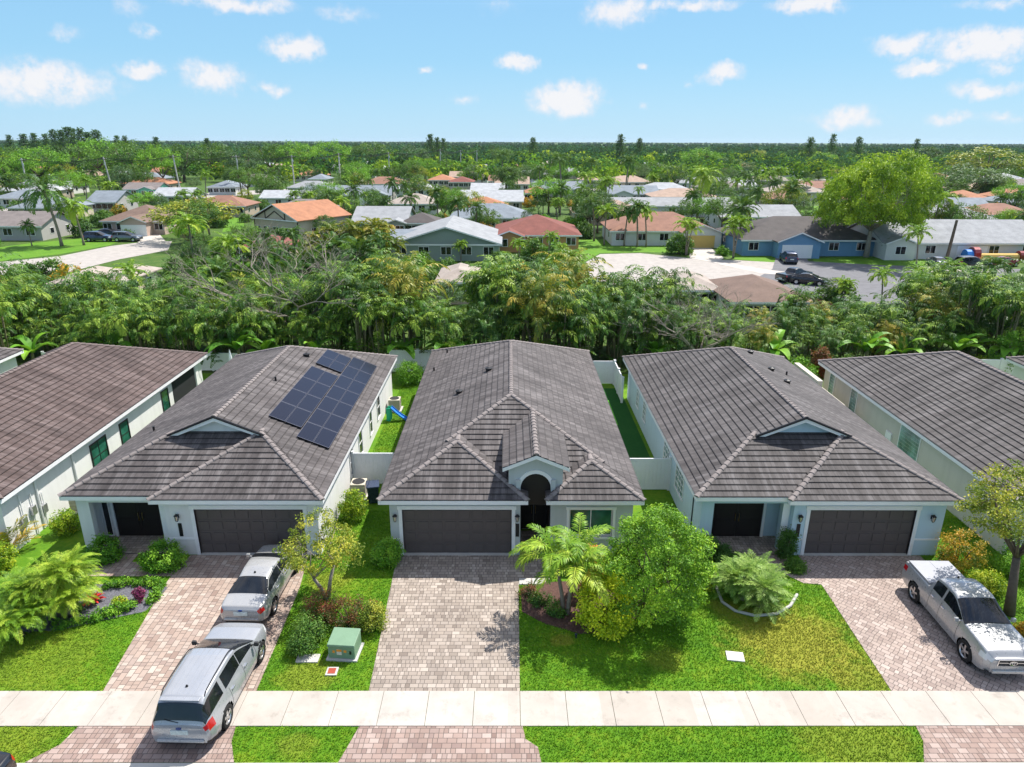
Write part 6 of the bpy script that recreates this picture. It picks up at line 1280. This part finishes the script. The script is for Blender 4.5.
for me, u, v, vt, lab in ((QP[0], 594, 241, 197, 'tall palm left of the brown roof with yellow garage'), (QP[1], 604, 245, 206, 'palm just right of the tall one by the brown roof'), (QP[0], 624, 246, 205, 'palm before the left half of the brown roof'), (QP[0], 637, 247, 200, 'palm before the middle of the brown roof'), (QP[1], 646, 247, 206, 'palm right of the middle of the brown roof'), (QP[3], 686, 255, 218, 'clustered palm beside the yellow garage door'), (QP[3], 733, 258, 216, 'clustered palm on the lawn left of the blue walled house'), (QP[2], 738, 250, 196, 'bushy palm above the lawn left of the blue walled house'), (CO[1], 697, 218, 178, 'yellowing tall palm behind the yellow garage house'), (QP[1], 915, 272, 227, 'pale trunked palm in front of the brown plank fence'), (QP[2], 885, 258, 238, 'small palm under the right side of the giant tree'), (QP[2], 1014, 252, 222, 'palm at the right edge before the long pale roof'), (QP[2], 1016, 214, 186, 'palm at the right edge beyond the long pale roof'), (QP[2], 411, 222, 191, 'palm behind the dark hipped pavilion'), (QP[2], 438, 222, 185, 'palm left of the bright green tree behind the hedge'), (QP[1], 345, 209, 190, 'palm before the blue grey roofs, left one'), (QP[1], 366, 209, 192, 'palm before the blue grey roofs, right one'), (QP[3], 461, 262, 240, 'small clustered palm under the sage green gable'), (QP[2], 120, 206, 186, 'palm before the mint green walls'), (QP[1], 548, 262, 232, 'palm right of the dark red roof above the palm screen'), (QP[2], 126, 232, 214, 'small orange green palm beside the white garage'), (QP[2], 32, 246, 220, 'low palm before the taupe roofed house'), (QP[1], 791, 200, 178, 'palm beside the brown roof left of the giant tree'), (QP[1], 804, 200, 179, 'palm touching the left of the giant tree'), (QP[0], 503, 180, 150, 'tall palm in the middle distance near the centre'), (QP[0], 540, 195, 165, 'tall palm above the orange hip roof'), (QP[0], 561, 195, 152, 'tallest palm in the middle distance right of centre'), (QP[0], 590, 190, 157, 'palm right of the tallest in the middle distance'), (QP[0], 625, 196, 155, 'tall palm above the far tan roof')): palm(me, u, v, vt, lab, 8.6 if me is QP[0] else (8.3 if me is QP[1] else 7.6))
for k, (u, v, vt) in enumerate(((338, 266, 222), (354, 268, 220), (372, 270, 218), (388, 272, 226), (318, 270, 232))): palm(YP[0], u, v, vt, 'yellow fronded palm clump left of the sage green gabled house', 7.2, 'yellow palms behind the palm screen')
for k, (u, v, vt) in enumerate(((520, 268, 240), (560, 266, 244), (506, 270, 250), (840, 310, 276), (880, 312, 270), (908, 310, 266), (945, 306, 262), (985, 308, 258))): palm(random.choice(QP[:2] + [QP[3]]), u, v, vt, 'thin palm standing just behind the palm screen', 8.2, 'thin palms behind the palm screen')
# trees at random in the gaps, clear of houses, roads and lawns
ROADS = [[tuple(at(x, y)[:2]) for x, y in P] for P in LAWNS] + [[(v.co.x, v.co.y) for v in o.data.vertices] for o in list(COL.objects) if o.name.startswith(('far_road', 'far_driveway'))]
def blocked(x, y, rad, h):
    for hx, hy, hr, xl, xr, ye, yf, pr in HOUSES:
        if math.hypot(x - hx, y - hy) < hr + rad * .55: return True
        if y < yf:
            u, vt = pix((x, y, h)); wpx = rad * F / y
            if vt < ye + 3 and xl - wpx * .5 < u < xr + wpx * .5 and pix((x, y, 0))[1] > ye and (pr == 1 or random.random() < pr ** 5 * .97): return True
    u, vt = pix((x, y, h)); wpx = rad * F / y                            # keep the streets just behind the screen open to view
    for u0, u1, vv, ym in ((-40, 172, 264, 112), (585, 800, 288, 112), (800, 1060, 266, 118)):
        if u0 - wpx < u < u1 + wpx and vt < vv and y < ym: return True
    X, Y = np.array([x]), np.array([y])
    return any(inside(P, X, Y)[0] for P in ROADS)
nb = npalm = tries = 0; random.seed(77)
while (nb < 300 or npalm < 270) and tries < 40000:
    tries += 1; y = 66 * (340 / 66) ** random.random() if random.random() < .5 else random.uniform(130, 340); x = random.uniform(-.8, .8) * (y + 6)
    pm = random.random() < .42; h = random.uniform(5, 9) if pm else random.uniform(4.2, 8.5) * (1.15 if y > 230 else (.62 if y < 110 else 1)); rad = 1.8 if pm else h * .48
    if blocked(x, y, rad, h) or (pm and npalm >= 270) or (not pm and nb >= 300): continue
    zone = 'far to the left' if x < -.3 * y else ('far to the right' if x > .3 * y else 'around the middle of the view')
    if pm:
        i = random.choice([0, 1, 2, 2, 3]); s = h / (8.6, 8.3, 7.6, 8.)[i]; place('palm_tree', QP[i], 'palm tree among the neighbourhood roofs, ' + zone, 'palm', (x, y, 0), random.uniform(0, 6), s, 'palms among the neighbourhood roofs, ' + zone, ('fronds', 'trunk')); npalm += 1
    else:
        i = random.choice([0, 0, 1, 1, 2, 3, 3, 4, 5]); s = h / (9, 8.5, 9, 10, 8, 7)[i]; place('broadleaf_tree', BT[i], 'leafy tree among the neighbourhood roofs, ' + zone, 'tree', (x, y, 0), random.uniform(0, 6), (s * random.uniform(.85, 1.25), s * random.uniform(.85, 1.25), s), 'leafy trees among the neighbourhood roofs, ' + zone); nb += 1
ns = 0
SH = [bush_meshes(260 + k, 1.1, 1.0, .9, 45, 26, .32, .24, m) for k, m in enumerate(('leaf_mid', 'leaf_green', 'leaf_dark', 'leaf_croton'))]
while ns < 300 and tries < 60000:
    tries += 1; y = random.uniform(64, 210); x = random.uniform(-.8, .8) * y; s = random.uniform(.8, 2.)
    if blocked(x, y, .5, s * 1.2): continue
    place('shrub', SH[random.choice([0, 0, 1, 2, 2, 3])], 'garden shrub among the houses beyond the palm screen', 'shrub', (x, y, 0), random.uniform(0, 6), s, 'shrubs among the neighbourhood houses', BN); ns += 1
# tall dark pines on the skyline
def pine_meshes(seed):
    r = np.random.default_rng(seed); vb = VB(); n = 1100; t = r.uniform(.2, 1, n); a = r.uniform(0, 6.28, n); rad = 4.6 * (1.12 - t) ** .6 * r.uniform(.2, 1, n) * (.7 + .5 * np.sin(t * 19 + np.round(a * 1.2) * 2.1) ** 2); C = np.stack([np.cos(a) * rad, np.sin(a) * rad, t * 20 + rad * .3 + np.sin(a * 3 + t * 25) * .6], 1); leaves(vb, C, .4, 1.1, .35, r, up=.3, rv=.25); tb = MB(); tb.tube([(0, 0, 0), (.3, 0, 10), (.2, .2, 19.5)], [.35, .22, .06], 7); return vb.mesh('crown', M['leaf_dark']), tb.mesh('trunk', M['bark'], True)
PN = [pine_meshes(300 + k) for k in range(3)]
for u, vt in ((8, 134), (22, 131), (33, 133), (44, 132), (52, 130), (60, 129), (66, 126), (72, 128), (79, 126), (86, 129), (95, 129), (116, 134), (124, 135), (155, 135), (206, 136), (430, 135), (437, 136), (443, 137), (533, 137), (621, 135), (640, 136), (812, 134), (834, 134), (860, 137), (918, 138)):
    Y = random.uniform(480, 620); p = aty(u, vt, Y); s = p.z / 20.5; place('pine_tree', random.choice(PN), 'tall dark feathery pine standing above the skyline', 'tree', (p.x, p.y, 0), random.uniform(0, 6), (s * random.uniform(1.1, 1.6), s * 1.3, s * random.uniform(.9, 1.02)), 'dark pines on the skyline')
# far woods to the horizon
M['leaf_fardark'] = foliage('dark_far_leaf', (.011, .036, .016), (.022, .062, .026), (.048, .098, .036), .15, .8, 1., 0.); M['leaf_farlight'] = foliage('light_far_leaf', (.05, .11, .010), (.10, .18, .014), (.20, .25, .02), .2, .8, 1., 0.)
def woods(name, y0, y1, n, leaf, per, mat, hs, seed):
    r = np.random.default_rng(seed); vb = VB(); Y = y0 * (y1 / y0) ** r.uniform(0, 1, n); X = r.uniform(-.84, .84, n) * Y; keep = np.ones(n, bool)
    for hx, hy, hr, *_ in HOUSES: keep &= np.hypot(X - hx, Y - hy) > hr + 3
    X, Y = X[keep], Y[keep]; n = len(X); h = r.uniform(*hs, n) * (1 - .22 * np.clip((Y - 600) / 2500, 0, 1)); w = h * r.uniform(.42, .62, n); q = r.normal(0, 1, (n, per, 3)); q /= np.linalg.norm(q, axis=2)[..., None]; q *= r.uniform(.55, 1, (n, per, 1)) ** .5
    C = np.stack([X[:, None] + q[..., 0] * w[:, None], Y[:, None] + q[..., 1] * w[:, None], h[:, None] * .6 + q[..., 2] * h[:, None] * .4], -1).reshape(-1, 3); nrm = q.reshape(-1, 3)
    sz = np.repeat(leaf * (Y / y0) ** .5, per); a = nrm * .8 + r.normal(0, .5, nrm.shape); a[:, 2] += .4; a /= np.linalg.norm(a, axis=1)[:, None]; d = np.cross(a, r.normal(0, 1, a.shape)); d /= np.linalg.norm(d, axis=1)[:, None]; e = np.cross(a, d); s = (sz * r.uniform(.6, 1.3, len(sz)))[:, None]
    V = np.stack([C - d * s * .5, C + e * s * .35, C + d * s * .5, C - e * s * .35], 1).reshape(-1, 3)
    rn = np.clip(np.repeat(r.uniform(.1, .9, n), per) + r.normal(0, .12, len(C)), 0, 1)
    tag(link(name, npmesh(name, V, np.arange(len(V)).reshape(-1, 4), M[mat], rn)), kind='stuff')
woods('far_woods', 300, 700, 800, 1.4, 110, 'leaf_far', (5, 10), 1); woods('far_woods', 330, 900, 800, 1.4, 110, 'leaf_fardark', (6.5, 12.5), 2); woods('far_woods', 290, 700, 480, 1.3, 100, 'leaf_farlight', (6, 10), 4); woods('far_woods', 800, 5000, 4200, 3., 40, 'leaf_fardark', (8, 12), 3)
# ------------------------------------------------------------------ the air
b = MB(); b.box(-9100, 9100, -320, 9100, -1.2, 36)
hm = NB('haze'); hm.t.nodes.remove(hm.b)
pv = hm.t.nodes.new('ShaderNodeVolumePrincipled'); pv.inputs['Color'].default_value = (.72, .86, 1, 1); pv.inputs['Density'].default_value = .00004; pv.inputs['Anisotropy'].default_value = .2
hm.t.links.new(pv.outputs[0], hm.out.inputs['Volume'])
tag(b.build('haze', hm.m), kind='stuff')
